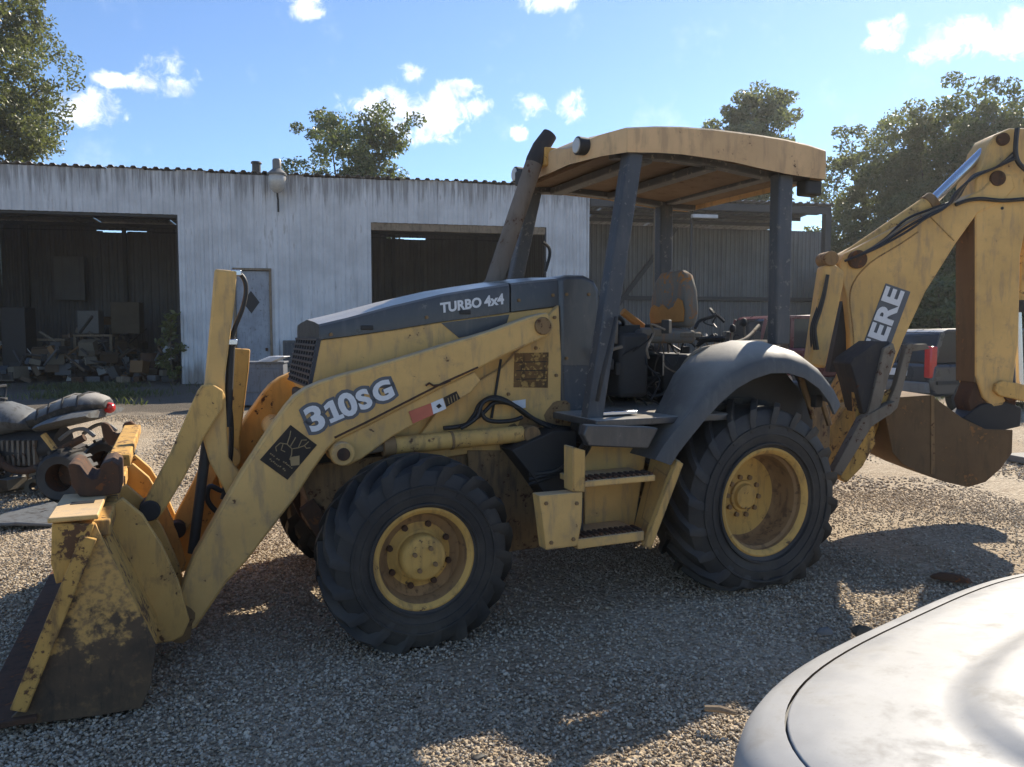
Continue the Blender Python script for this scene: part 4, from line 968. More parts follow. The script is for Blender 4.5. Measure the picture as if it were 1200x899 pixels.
# the open shed to the right
LT0, LT1 = T[688]+.08, T[970]
zl0, zl1 = z_of(700, 229), z_of(960, 241); ZL = (zl0+zl1)/2
LB = 3.6
roof_run(LT0, LT1+.1, ZL, -.1, LB+2.0, .35, 'rl')
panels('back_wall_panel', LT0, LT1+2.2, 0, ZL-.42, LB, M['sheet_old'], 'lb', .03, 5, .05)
MB().box(((LT0+LT1)/2, .02, ZL-.20), (LT1-LT0, .10, .26)).build('eave_beam', M['darkpost'], shed, .008)
MB().box(((LT0+LT1)/2, LB-.10, z_of(900, 351, LB)), (LT1-LT0+3.6, .10, .16)).build('wall_girt', M['darkpost'], shed, .006)
for k in range(3):
    MB().box(((LT0+LT1)/2, .8+k*1.1, ZL-.12-(.8+k*1.1)*.06), (LT1-LT0-.05, .06, .14)).build('purlin', M['darkpost'], shed)
MB().box((LT1-.10, .10, ZL/2-.1), (.24, .24, ZL-.3)).build('corner_post', M['darkpost'], shed, .01)
MB().box((LT0+(LT1-LT0)*.27, .10, ZL/2-.15), (.20, .20, ZL-.34)).build('timber_post', M['wood'], shed, .01)
MB().box((LT0+(LT1-LT0)*.43, .5, ZL*.62), (.07, .07, ZL*.7)).build('hanging_pipe', M['darkpost'], shed)
for k in range(5):
    inst(proto['lb'], 'end_wall_panel', shed, (LT0+.02, .2+k*(LB-.2)/5, 0), (0, 0, math.pi/2), ((LB-.2)/5, 1, ZL-.5))
MB().bar((LT0+2.2, LB-.14, 2.6), (LT0+4.6, LB-.14, ZL-.5), .10, .16).build('diagonal_shadow_bar', M['darkpost'], shed)  # dark bar standing in for the diagonal shadow on the back wall
MB().box((LT0+4.15, .0, ZL-.55), (.95, .16, .12)).build('strip_lamp', M['sheet'], shed, .01)

# yard light on the shed front
lt = T[276]+(T[318]-T[276])*1.28
def SW(t, n, z): return tuple(W3(t, n, z))
zl = z_of(332, 215)
yl = empty('yard_light', SW(lt, -.1, zl), SHA, 'round glass yard light with a grey cap on the shed front above the door', 'lamp')
MB().lathe([(0, -.36), (.10, -.34), (.22, -.22), (.27, -.05), (.27, .10), (.24, .20)], 24, 'z', (0, -.25, 0)).build('globe', M['glass_lamp'], yl, smooth=60)
MB().lathe([(.285, .16), (.29, .22), (.20, .30), (.13, .36), (.13, .62), (.10, .66), (0, .66)], 20, 'z', (0, -.25, 0)).build('cap', M['sheet_old'], yl, smooth=40)
MB().tube([(0, -.25, -.36), (0, -.22, -.46), (0, -.06, -.52), (0, -.04, -.9)], .03, 8).build('conduit', M['dark'], yl, smooth=40)
MB().box((0, -.03, .1), (.12, .16, .34)).build('bracket', M['darkpost'], yl, .01)
vt = empty('roof_vent', SW(lt-.65, .12, ZT), SHA, 'short dark vent pipe on the shed roof edge left of the yard light', 'vent')
MB().cyl((0, 0, -.02), (0, 0, .34), .13, None, 14).build('pipe', M['darkpost'], vt, .01)
MB().cyl((0, 0, .34), (0, 0, .40), .17, .15, 14).build('cap', M['darkpost'], vt, .01)

# ------------------------------------------------------------------ trees
def leaf_mat(name, c0, c1, tr=.35):
    m, t, b = mat(name)
    co = t.new('ShaderNodeNewGeometry').outputs['Position']
    rp = t.new('ShaderNodeNewGeometry').outputs['Random Per Island']
    n = t.noise(co, .7, 3., .6)
    c = t.mix(rp, c0+(1,), c1+(1,)); c = t.mix(t.ramp(n, .35, .7, 0, .5), c, tuple(x*.6 for x in c0)+(1,))
    t.l.new(c, b.inputs['Base Color']); b.inputs['Roughness'].default_value = .45; b.inputs['Specular IOR Level'].default_value = .5
    tl = t.new('ShaderNodeBsdfTranslucent'); t.l.new(t.mix(.5, c, (.20, .24, .04, 1)), tl.inputs[0])
    ms = t.new('ShaderNodeMixShader'); ms.inputs[0].default_value = tr
    t.l.new(b.outputs[0], ms.inputs[1]); t.l.new(tl.outputs[0], ms.inputs[2]); t.l.new(ms.outputs[0], t.n['Material Output'].inputs[0])
    return m
M['leaf_oak'] = leaf_mat('oak_leaves', (.085, .105, .032), (.19, .175, .07), .4)
M['leaf_dark'] = leaf_mat('dark_leaves', (.06, .09, .035), (.14, .165, .07), .4)
M['leaf_grey'] = leaf_mat('greyish_leaves', (.10, .125, .06), (.22, .225, .12), .45)
M['bark'] = paint('tree_bark', (.11, .085, .062), dirt=(.04, .032, .025), dirt_amt=.7, rust_amt=0., rough=.9)
def leaves(cs, rad, per, size, seed, flat_=.75):
    g = np.random.default_rng(seed); n = len(cs)*per
    c = np.repeat(np.array(cs), per, 0); rr = np.repeat(np.array(rad), per)
    d = g.normal(size=(n, 3)); d /= np.linalg.norm(d, axis=1)[:, None]
    p = c+d*(rr*g.uniform(.25, 1.0, n)**.6)[:, None]*np.array([1, 1, flat_])
    a = g.normal(size=(n, 3)); a /= np.linalg.norm(a, axis=1)[:, None]
    b = np.cross(a, g.normal(size=(n, 3))); b /= np.linalg.norm(b, axis=1)[:, None]
    s = (size*g.uniform(.6, 1.25, n))[:, None]
    v = np.stack([p-a*s, p+b*s*.45, p+a*s, p-b*s*.45], 1).reshape(-1, 3)
    return v, n
def leaf_mesh(name, v, n, m, parent=None):
    me = bpy.data.meshes.new(name); me.vertices.add(4*n); me.vertices.foreach_set('co', v.ravel())
    me.loops.add(4*n); me.loops.foreach_set('vertex_index', np.arange(4*n, dtype=np.int32))
    me.polygons.add(n); me.polygons.foreach_set('loop_start', np.arange(0, 4*n, 4, dtype=np.int32)); me.polygons.foreach_set('loop_total', np.full(n, 4, dtype=np.int32))
    me.update(); me.validate(); me.materials.append(m)
    o = bpy.data.objects.new(name, me); COL.objects.link(o); o.parent = parent; return o
def tree(px, ytop, dist, cw, ch, seed, m, label, group=None, per=130, size=.17, ncl=110, name='tree', base=0.):
    r = ray(px, ytop); X = r.x/r.y*dist; H_ = CAMH+r.z/r.y*dist
    g = random.Random(seed); o = empty(name, (X, dist, base), g.uniform(0, 6), label, 'tree', group)
    cz = H_-ch/2-base; cs = []; rad = []; lobes = []
    for k in range(13):
        a = g.uniform(0, 6.28); q = g.uniform(.25, .86)
        lobes.append((Vector((math.cos(a)*cw*.5*q*.7, math.sin(a)*cw*.5*q*.7, ch*.5*g.uniform(-.85, .75))), g.uniform(.30, .46)))
    lobes += [(Vector((0, 0, ch*.18)), .62), (Vector((cw*.12, 0, -ch*.1)), .62), (Vector((-cw*.14, 0, 0)), .6), (Vector((0, 0, ch*.05)), .7)]
    for k in range(ncl):
        lc, lr = lobes[k % len(lobes)]
        while True:
            d = Vector((g.gauss(0, 1), g.gauss(0, 1), g.gauss(0, 1))).normalized()*g.uniform(.35, 1.12)*lr
            p = lc+Vector((d.x*cw*.5, d.y*cw*.5, d.z*ch*.5))
            if p.z < ch*.5: break
        cs.append((p.x, p.y, p.z+cz)); rad.append(g.uniform(.45, 1.0)*min(cw, ch)*.085)
    v, n = leaves(cs, rad, per, size, seed)
    leaf_mesh('crown', v, n, m, o)
    tb = MB(); tr_ = .035*H_*.6
    tb.tube(smooth_path([(0, 0, 0), (g.uniform(-.2, .2), .1, cz*.45), (0, 0, cz*.8), (.1, 0, cz+ch*.2)], 4), [tr_*(1-.7*i/12) for i in range(13)], 10)
    tk = tb.build('trunk', M['bark'], o, smooth=60)
    for k in range(22):
        e = Vector(cs[g.randrange(len(cs))]); s0 = Vector((0, 0, min(e.z-.3, cz*.75+g.uniform(-.6, .25*ch)))); md = (s0+e)/2+Vector((0, 0, -.08*(e-s0).length))
        MB().tube(smooth_path([s0, md, e], 3), [tr_*.36*(1-.8*i/6) for i in range(7)], 5).build('limb', M['bark'], tk, smooth=60)
    return o
tree(-52, -190, 37, 10, 19, 1, M['leaf_oak'], 'tall olive green oak rising above the shed roof at far left', per=138, size=.11, ncl=620)
tree(402, 131, 40, 9.6, 9.2, 18, M['leaf_dark'], 'round topped dark green tree behind the shed right of the yard light', per=138, size=.11, ncl=300)
tree(872, 98, 41, 8.2, 9.0, 3, M['leaf_grey'], 'grey green tree whose top shows just above the tan canopy', per=138, size=.12, ncl=280)
TG = 'trees beyond the backhoe boom'
tree(1015, 150, 38, 8.0, 12, 4, M['leaf_grey'], 'grey green tree just right of the canopy, behind the open shed', TG, per=138, size=.11, ncl=340)
tree(1105, 120, 35, 9.0, 13, 5, M['leaf_grey'], 'broad tree standing directly behind the backhoe boom', TG, per=138, size=.10, ncl=420)
tree(1200, 80, 32, 8.5, 13, 6, M['leaf_dark'], 'tallest tree at right, behind the top of the dipper', TG, per=138, size=.10, ncl=480)
tree(1300, 90, 32, 8, 12, 16, M['leaf_oak'], 'oak at the far right edge, partly out of the frame', TG, per=114, size=.11, ncl=260)
for px, yt, d_, cw, seed, mm, lb in ((1000, 300, 30, 4.5, 21, 'leaf_dark', 'low dark bush beside the right end of the open shed'), (1062, 312, 27, 4.2, 22, 'leaf_oak', 'leafy bush seen under the backhoe boom'), (1112, 318, 24, 4.2, 23, 'leaf_dark', 'dark bush between the boom and the dipper above the parked dark grey car'), (1190, 320, 25, 4.5, 24, 'leaf_oak', 'olive bush at the right edge behind the dipper')):
    r = ray(px, yt); X = r.x/r.y*d_; H_ = CAMH+r.z/r.y*d_
    g = random.Random(seed); o = empty('bush', (X, d_, 0), 0, lb, 'bush', 'bushes behind the parked cars')
    cs = [(g.gauss(0, .3)*cw*.6, g.gauss(0, .3)*cw*.5, abs(g.uniform(.05, 1))*H_*.86+.1) for k in range(70)]
    v, n = leaves(cs, [g.uniform(.35, .6) for _ in cs], 110, .11, seed); leaf_mesh('foliage', v, n, M[mm], o)
    for k in range(5): MB().tube([(0, 0, 0), (g.uniform(-.3, .3), g.uniform(-.2, .2), H_*.35), (g.uniform(-.9, .9), g.uniform(-.5, .5), H_*.8)], [.05, .035, .015], 6).build('stem', M['bark'], o)
# a far-off wood closing the horizon
g = random.Random(5); cs = []; rd = []
for k in range(420):
    a = R(-75+150*k/420); d_ = g.uniform(58, 72)
    cs.append((math.sin(a)*d_*1.2, math.cos(a)*d_*.8+14, g.uniform(.5, 6.5))); rd.append(g.uniform(1.4, 2.4))
v, n = leaves(cs, rd, 60, .5, 77); tag(leaf_mesh('distant_wood', v, n, M['leaf_dark']), kind='stuff')

# ------------------------------------------------------------------ grass and weeds
def blades(name, pts, h, wdt, m, seed):
    g = np.random.default_rng(seed); n = len(pts); p = np.array(pts)
    a = g.uniform(0, 6.28, n); hh = h*g.uniform(.4, 1.2, n); lean = g.normal(size=(n, 2))*.35
    dx = np.stack([np.cos(a), np.sin(a), np.zeros(n)], 1)*wdt
    tip = p+np.stack([lean[:, 0]*hh, lean[:, 1]*hh, hh], 1); md = p+np.stack([lean[:, 0]*hh*.3, lean[:, 1]*hh*.3, hh*.55], 1)
    v = np.stack([p-dx, p+dx, md+dx*.7, tip], 1).reshape(-1, 3)
    return leaf_mesh(name, v, n, m)
M['grass'] = leaf_mat('dull_grass', (.05, .07, .022), (.12, .125, .045), .3)
gp = []
g = random.Random(9)
for k in range(16000):
    x, y = g.uniform(-17, -8), g.uniform(16.5, 22.6)
    if math.sin(x*1.3+y*.8)+math.sin(x*.6-y*1.7+2)+g.gauss(0, .6) > .8: gp.append((x, y, -.01))
for k in range(5000):
    x, y = g.uniform(5.5, 16), g.uniform(14, 24)
    if math.sin(x*1.1+y*.9)+g.gauss(0, .7) > .4: gp.append((x, y, -.01))
tag(blades('grass', gp, .17, .012, M['grass'], 12), kind='stuff')
wp = W3(T[212]-.25, -.1, 0); o = empty('weed_plant', tuple(wp), 0, 'yellow green weed growing against the jamb of the left bay', 'plant')
cs = [(g.uniform(-.35, .25), g.uniform(-.1, .15), z_) for z_ in np.linspace(.3, 2.1, 12)]
v, n = leaves(cs, [.22]*12, 22, .12, 31); leaf_mesh('foliage', v, n, M['leaf_oak'], o)
MB().tube([(0, 0, 0), (-.05, 0, 1), (.02, 0, 2.1)], .02, 5).build('stem', M['bark'], o)

# ------------------------------------------------------------------ parked vehicles in the background
def car_paint(name, col, rough=.3):
    m, t, b = mat(name); co = t.new('ShaderNodeTexCoord').outputs['Object']; n = t.noise(co, 3., 5., .6)
    c = t.mix(n, tuple(x*.85 for x in col)+(1,), tuple(min(1, x*1.1) for x in col)+(1,)); t.l.new(c, b.inputs['Base Color'])
    t.l.new(t.ramp(n, .3, .8, rough-.06, rough+.14), b.inputs['Roughness']); b.inputs['Coat Weight'].default_value = .25; b.inputs['Coat Roughness'].default_value = .15
    return m
M['tail_red'] = flat('red_lamp_plastic', (.50, .03, .025), .2, .6)
def suv(loc, rz, col, label, wid=1.8, ln=4.5, ht=1.7, name='parked_car'):
    o = empty(name, loc, rz, label, 'car'); pm = car_paint(name+'_paint', col)
    h = wid/2; k = ht/1.7
    low = [(-ln/2, .45*k), (-ln/2-.03, .62*k), (-ln/2+.03, .98*k), (ln/2-.95, .98*k), (ln/2-.1, .86*k), (ln/2+.02, .6*k), (ln/2, .35*k), (-ln/2+.1, .35*k)]
    MB().prism([(x, -h, z) for x, z in low], (0, wid, 0)).build('body', pm, o, .06, segs=3)
    cab = [(-ln/2+.08, .97*k), (-ln/2+.26, 1.56*k), (-ln/2+.42, 1.64*k), (-ln/2+2.2, 1.66*k), (-ln/2+2.6, 1.58*k), (-ln/2+3.35, .97*k)]
    b2 = MB().prism([(x, -h+.12, z) for x, z in cab], (0, wid-.24, 0)).build('cabin', M['glass'], o, .05, segs=3)
    MB().prism([(-ln/2+.30, -h+.11, 1.59*k), (-ln/2+.45, -h+.11, 1.66*k), (-ln/2+2.2, -h+.11, 1.685*k), (-ln/2+2.62, -h+.11, 1.59*k)], (0, wid-.22, 0)).build('roof', pm, o, .03)
    for s in (1, -1):
        for x0, x1 in ((-ln/2+.10, -ln/2+.30), (-ln/2+1.02, -ln/2+1.02), (-ln/2+2.0, -ln/2+2.0), (-ln/2+3.33, -ln/2+2.6)):
            MB().bar((x0, s*(h-.11), .96*k), (x1, s*(h-.11), 1.6*k), .03, .10).build('pillar', pm, o, .01)
        MB().box((-ln/2+.04, s*(h-.10), 1.02*k), (.16, .18, .62*k)).build('tail_light', M['tail_red'] if name == 'parked_car' and col[0] < .09 else M['dark'], o, .03)
        MB().box((ln/2-.06, s*(h-.22), .74*k), (.14, .36, .16)).build('headlight', M['glass_lamp'], o, .03)
        for x in (-ln/2+.82, ln/2-.88):
            wv = MB().lathe([(.20, -.10), (.30, -.11), (.34, -.08), (.345, 0), (.34, .08), (.30, .11), (.20, .10)], 28).build('wheel', M['tyre'], o, smooth=40, loc=(x, s*(h-.10), .345))
            MB().lathe([(.21, -.09), (.21, .09), (.18, .10*s), (.0, .095*s)], 20).build('hubcap', M['chrome'], wv, smooth=40)
        MB().bar((-ln/2+.1, s*(h+.012), .62*k), (ln/2-.3, s*(h+.012), .62*k), .03, .07).build('side_trim', M['dark'], o)
    MB().box((-ln/2-.04, 0, .52*k), (.14, wid-.1, .22)).build('bumper', M['sheet_old'], o, .03)
    MB().box((-ln/2-.02, 0, .80*k), (.05, .5, .14)).build('number_plate', M['white_print'], o, .005)
    return o
r = ray(1078, 400); d_ = 15.2
suv((r.x/r.y*d_+1.9, d_+.8, -.02), R(14), (.032, .034, .037), 'dark grey car with a red tail light parked behind the backhoe dipper')
r = ray(868, 400); d_ = 20.5
suv((r.x/r.y*d_+2.2, d_, 0), R(10), (.10, .012, .018), 'dark red car parked under the open shed behind the rear fender', 1.9, 4.8, 2.05)

# ------------------------------------------------------------------ white car at the photographer's elbow
def dusty_white():
    m, t, b = mat('dusty_white_paint'); co = t.new('ShaderNodeTexCoord').outputs['Object']
    n = t.noise(co, 3.5, 7., .65); n2 = t.noise(co, 11., 8., .72, .2); n3 = t.noise(co, 120., 3., .6)
    c = t.mix(t.ramp(n, .3, .7), (.38, .375, .36, 1), (.32, .312, .295, 1))
    c = t.mix(t.ramp(n2, .5, .72, 0, .6), c, (.265, .245, .21, 1)); c = t.mix(t.ramp(n3, .62, .75, 0, .35), c, (.24, .21, .17, 1))
    t.l.new(c, b.inputs['Base Color']); t.l.new(t.ramp(n2, .35, .7, .42, .7), b.inputs['Roughness']); b.inputs['Specular IOR Level'].default_value = .22
    bump(t, b, n3, .06, .002); return m
M['white_car'] = dusty_white()
wc = empty('white_car', (.93, 1.83, 0), math.atan2(.8, -.6), 'white car whose curved hood corner fills the lower right, close to the camera', 'car')
HW = .93
def cpt(s):                                              # plan outline of the front: s from -1 (right) to 1 (left)
    a = s*math.pi/2*1.0; e = 2/3.4
    return Vector((-.62+.62*abs(math.cos(a))**(e), HW*math.copysign(abs(math.sin(a))**e, a)))
ss = [math.sin(math.pi/2*(k/24)) if False else k/24 for k in range(-24, 25)]
line = [cpt(s) for s in ss]
line = [Vector((-1.5+.22*k, -HW)) for k in range(4)]+line+[Vector((-.84-.22*k, HW)) for k in range(4)]
def ring(o_, z_):
    out = []
    for p in line:
        q = p*1; f = max(0, (p.x+.62)/.62); q = Vector((p.x-o_*f**.8, p.y*(1-o_/HW)))
        out.append(Vector((q.x, q.y, z_(q) if callable(z_) else z_)))
    return out
def grid(rings):
    m = len(rings[0]); vs = [p for r_ in rings for p in r_]
    return MB().add(vs, [(i*m+k, i*m+k+1, (i+1)*m+k+1, (i+1)*m+k) for i in range(len(rings)-1) for k in range(m-1)])
rise = lambda q: .045*min(1, max(0, -q.x)/1.3)
Z = lambda base: (lambda q: base+rise(q))
grid([ring(.08, .28), ring(.01, .36), ring(-.01, .50), ring(-.008, .66), ring(-.005, Z(.76)), ring(-.002, Z(.82)), ring(.006, Z(.852)), ring(.018, Z(.872)), ring(.038, Z(.885)), ring(.068, Z(.8935))]).build('front_fascia', M['white_car'], wc, smooth=60)
grid([ring(.066, Z(.884)), ring(.076, Z(.884))]).build('hood_gap', M['black'], wc)
hr = [(.0715, .880), (.072, .8925), (.075, .8945), (.12, .905), (.16, .912), (.22, .916), (.24, .920), (.28, .923), (.30, .926), (.315, .934), (.33, .944), (.35, .951), (.39, .955), (.5, .961), (.65, .968), (.8, .972), (.925, .973)]
grid([ring(a, Z(b)) for a, b in hr]).build('hood', M['white_car'], wc, smooth=60)
back = [(-1.5, .2), (-4.3, .2), (-4.4, .55), (-4.3, .98), (-1.5, .98)]
MB().prism([(x, -HW, z) for x, z in back], (0, 2*HW, 0)).build('body', M['white_car'], wc, .05, segs=3)
MB().prism([(-1.3, -.66, 1.0), (-2.05, -.6, 1.42), (-3.4, -.6, 1.42), (-4.1, -.66, 1.0)], (0, 1.3, 0)).build('cabin', M['glass'], wc, .04, segs=3)
MB().prism([(-2.0, -.62, 1.42), (-2.1, -.62, 1.46), (-3.35, -.62, 1.46), (-3.45, -.62, 1.42)], (0, 1.24, 0)).build('roof', M['white_car'], wc, .015)
for s in (1, -1):
    MB().prism([(-1.5, s*(HW-.02), .2), (-1.5, s*(HW-.02), .96), (-.70, s*(HW-.02), .90), (-.62, s*(HW-.02), .42), (-.64, s*(HW-.02), .24)], (0, -s*.05, 0)).build('fender', M['white_car'], wc)
    for x in (-1.05, -3.6):
        wv = MB().lathe([(.20, -.10), (.30, -.11), (.33, -.08), (.335, 0), (.33, .08), (.30, .11), (.20, .10)], 28).build('wheel', M['tyre'], wc, smooth=40, loc=(x, s*(HW-.09), .33))
        MB().lathe([(.21, -.09), (.21, .09), (.18, .105*s), (.0, .10*s)], 20).build('hubcap', M['chrome'], wv, smooth=40)
    MB().box((-.20, s*.66, .66), (.22, .34, .13), s*-.5).build('headlight', M['glass_lamp'], wc, .03)

# ------------------------------------------------------------------ old quad bike at the left edge
M['quad'] = paint('faded_grey_plastic', (.12, .125, .125), dirt=(.05, .045, .04), dirt_amt=.9, rust_amt=.0, rough=.5)
def GD(x, y, d):
    r = ray(x, y); return Vector((0, 0, CAMH))+r*(d/r.y)
qd = 7.4
qa = GD(60, 575, qd); quad = empty('quad_bike', (qa.x, qd, 0), 0, 'old quad bike with faded grey plastics and a red tail lamp at the left edge', 'quad bike')
def QP(x, y, dy=0.): return GD(x, y, qd)-Vector((qa.x, qd, 0))+Vector((0, dy, 0))
def loft(secs, name, m, parent, sm=50):                  # secs: (centre, half width, height)
    mb = MB(); n = 10; vs = []
    for c, hw_, hh in secs:
        for k in range(n):
            a = 2*math.pi*k/n; vs.append(Vector(c)+Vector((0, hw_*math.cos(a), hh*math.sin(a))))
    fs = [(i*n+k, i*n+(k+1) % n, (i+1)*n+(k+1) % n, (i+1)*n+k) for i in range(len(secs)-1) for k in range(n)]+[tuple(range(n)), tuple(range((len(secs)-1)*n, len(secs)*n))]
    return mb.add(vs, fs).build(name, m, parent, smooth=sm)
def sec(x, y0, y1, hw_): a, b = QP(x, y0), QP(x, y1); return ((a+b)/2, hw_, abs(a.z-b.z)/2)
M['vinyl'] = paint('cracked_seat_vinyl', (.055, .055, .055), dirt=(.20, .19, .17), rust=(.02, .02, .02), dirt_amt=.7, rust_amt=.06, rough=.5, fine=18., dust=.7)
loft([sec(-40, 474, 512, .16), sec(-12, 471, 514, .24), sec(8, 470, 510, .27), sec(24, 475, 506, .26), sec(38, 482, 504, .22), sec(44, 487, 503, .16)], 'fuel_tank', M['quad'], quad)
loft([sec(40, 484, 500, .14), sec(46, 480, 501, .20), sec(60, 475, 499, .23), sec(76, 467, 494, .25), sec(90, 462, 488, .25), sec(108, 460, 484, .22), sec(120, 463, 481, .17), sec(127, 468, 478, .10)], 'seat', M['vinyl'], quad)
for xx, y0, w_ in ((58, 474.5, .235), (72, 468, .25), (88, 461.5, .255), (104, 459.5, .235)):
    MB().tube([QP(xx+1, y0+15, -w_), QP(xx, y0+3, -w_*.8), QP(xx, y0, 0), QP(xx, y0+3, w_*.8)], .010, 6).build('seat_strap', M['dark'], quad, smooth=60)
MB().cyl(QP(2, 469, 0), QP(2, 466, 0), .05, None, 14).build('fuel_cap', M['dark'], quad, .006)
for k in range(7):
    MB().box(QP(20+k*6, 527, -.02), (.022, .40, .24)).build('cooling_fin', M['bar'], quad)
MB().tube(smooth_path([QP(10, 515, -.27), QP(30, 540, -.30), QP(60, 544, -.30), QP(96, 520, -.30), QP(118, 508, -.28)]), .035, 8).build('exhaust_pipe', M['rust'], quad, smooth=50)
MB().tube([QP(70, 505, -.26), QP(97, 537, -.28)], .03, 8).build('shock', M['yellow_worn'], quad, smooth=40)
loft([sec(62, 492, 504, .34), sec(80, 484, 500, .42), sec(105, 478, 494, .43), sec(124, 478, 488, .36)], 'rear_fender', M['quad'], quad)
loft([sec(-40, 500, 540, .22), sec(0, 505, 550, .24), sec(40, 502, 552, .22), sec(75, 500, 540, .18)], 'engine_block', M['dark'], quad)
MB().lathe([(0, -.03), (.045, -.025), (.055, 0), (.05, .03), (0, .045)], 16, 'y', QP(128, 478)).build('tail_lamp', M['tail_red'], quad, .004)
for x in (104, -30):
    for dy in (-.38, .38):
        c = QP(x, 536, dy); c.z = .24
        wv = MB().lathe([(.13, -.12), (.20, -.13), (.235, -.09), (.245, 0), (.235, .09), (.20, .13), (.13, .12)], 30).build('wheel', M['tyre'], quad, smooth=40, loc=c)
        MB().lathe([(.135, -.1), (.135, .1), (.10, .05), (0, .03)], 18).build('rim', M['rust'], wv, smooth=40)
        for k in range(16):
            a = 2*math.pi*k/16; MB().box((.245*math.cos(a), 0, .245*math.sin(a)), (.03, .2, .03), rot=Matrix.Rotation(-a, 3, 'Y')).build('tread_block', M['tyre'], wv)
for dy in (-.2, .2):
    MB().tube(smooth_path([QP(84, 512, dy), QP(98, 502, dy), QP(112, 500, dy), QP(124, 508, dy)]), .02, 6).build('rack_tube', M['sheet_old'], quad, smooth=50)
MB().tube([QP(0, 520, -.3), QP(6, 545, -.4), QP(12, 580, -.45)], .018, 6).build('foot_rail', M['dark'], quad)
MB().tube([QP(-20, 478, -.3), QP(-22, 455, -.36), QP(-22, 455, .36), QP(-20, 478, .3)], .016, 6).build('handlebar', M['black'], quad)

g = random.Random(41); mb = MB()
for k in range(90):
    c = GD(g.uniform(-60, 128), 560, g.uniform(7.3, 8.6)); c.z = g.uniform(.0, .32)*g.random()+.02
    if g.random() < .5: mb.box(c, (g.uniform(.04, .25), g.uniform(.04, .2), g.uniform(.02, .14)), rot=Matrix.Rotation(g.uniform(0, 6), 3, 'Z') @ Matrix.Rotation(g.uniform(-.6, .6), 3, 'X'))
    elif g.random() < .6: mb.tube(smooth_path([c, c+Vector((g.uniform(-.25, .25), g.uniform(-.2, .2), g.uniform(-.05, .2))), c+Vector((g.uniform(-.45, .45), g.uniform(-.3, .3), g.uniform(-.1, .1)))], 3), g.uniform(.008, .025), 6)
    else: mb.lathe([(.05, -.02), (.09, -.03), (.10, 0), (.09, .03), (.05, .02), (.05, -.02)], 14, 'y', c)
mb.build('scrap_heap', jm, kind='stuff', smooth=40)

# ------------------------------------------------------------------ scrap and clutter
def item(name, mb, m, label, cat, bevel=.004, group=None, smooth=None):
    o = mb.build(name, m, None, bevel, smooth); return tag(o, label, cat, group)
def gxy(x, y): 
    r = ray(x, y); t = -CAMH/r.z; return Vector((0, 0, CAMH))+r*t
pts = [gxy(*q) for q in ((-14, 612), (20, 598), (64, 597), (82, 603), (66, 617), (20, 622), (-14, 622))]
pc = sum(pts, Vector())/len(pts)
mb = MB().prism([p+VZ*(.05+.03*math.sin(p.x*9)) for p in pts], (0, 0, -.03))
o = item('plastic_panel', mb, M['quad'], 'flat grey plastic panel with a round hole lying on the gravel left of the bucket', 'scrap panel', .012)
MB().cyl(gxy(46, 606)+VZ*.056, gxy(46, 606)+VZ*.04, .06, None, 16).build('hole', M['black'], o)
for k, (a, b) in enumerate((((-20, 566), (76, 556)), ((-20, 582), (80, 566)))):  # poles standing in for streaks of shade on the gravel
    p, q = gxy(*a), gxy(*b)
    item('shadow_streak_pole', MB().tube([p+VZ*.04, (p+q)/2+VZ*.045, q+VZ*.04], .035, 8), M['wood'], ('brown pole standing in for a shadow streak under the quad bike, nearer the shed', 'brown pole standing in for a shadow streak under the quad bike, nearer the camera')[k], 'pole', 0, 'poles standing in for shadow streaks', 50)
# grey tool cabinet, electric box and things by the door
p = GD(303, 452, 16.5)
M['cab'] = paint('dull_cabinet_paint', (.13, .14, .16), dirt=(.07, .065, .06), dirt_amt=.6, rust_amt=.03)
o = empty('tool_cabinet', (p.x, 16.5, 0), R(8), 'dull grey steel cabinet standing on the gravel in front of the shed door', 'cabinet')
MB().box((0, 0, .46), (1.15, .6, .9)).build('body', M['cab'], o, .02)
MB().box((0, -.31, .55), (1.0, .02, .5)).build('drawer_front', M['cab'], o, .006)
MB().box((0, 0, .93), (1.2, .64, .04)).build('lid', M['cab'], o, .01)
mb = MB(); 
for k in range(6): mb.prism([(x+p.x+.28+.05*k, 16.3+y, .955+.02*k) for x, y in ((-.2, -.15), (.15, -.2), (.2, .1), (-.1, .18))], (0, 0, .015))
item('white_cloth', mb, M['white_print'], 'crumpled white cloth lying on the grey cabinet by the shed door', 'cloth', .01)
tb = t_of(343); o = empty('electric_box', SW(tb, -.22, z_of(343, 414)), SHA, 'dark blue grey box fixed to the shed wall left of the hood', 'box')
MB().box((0, 0, 0), (.55, .32, .82)).build('case', M['charcoal'], o, .02); MB().box((0, -.17, 0), (.45, .02, .7)).build('cover', M['post'], o, .01)
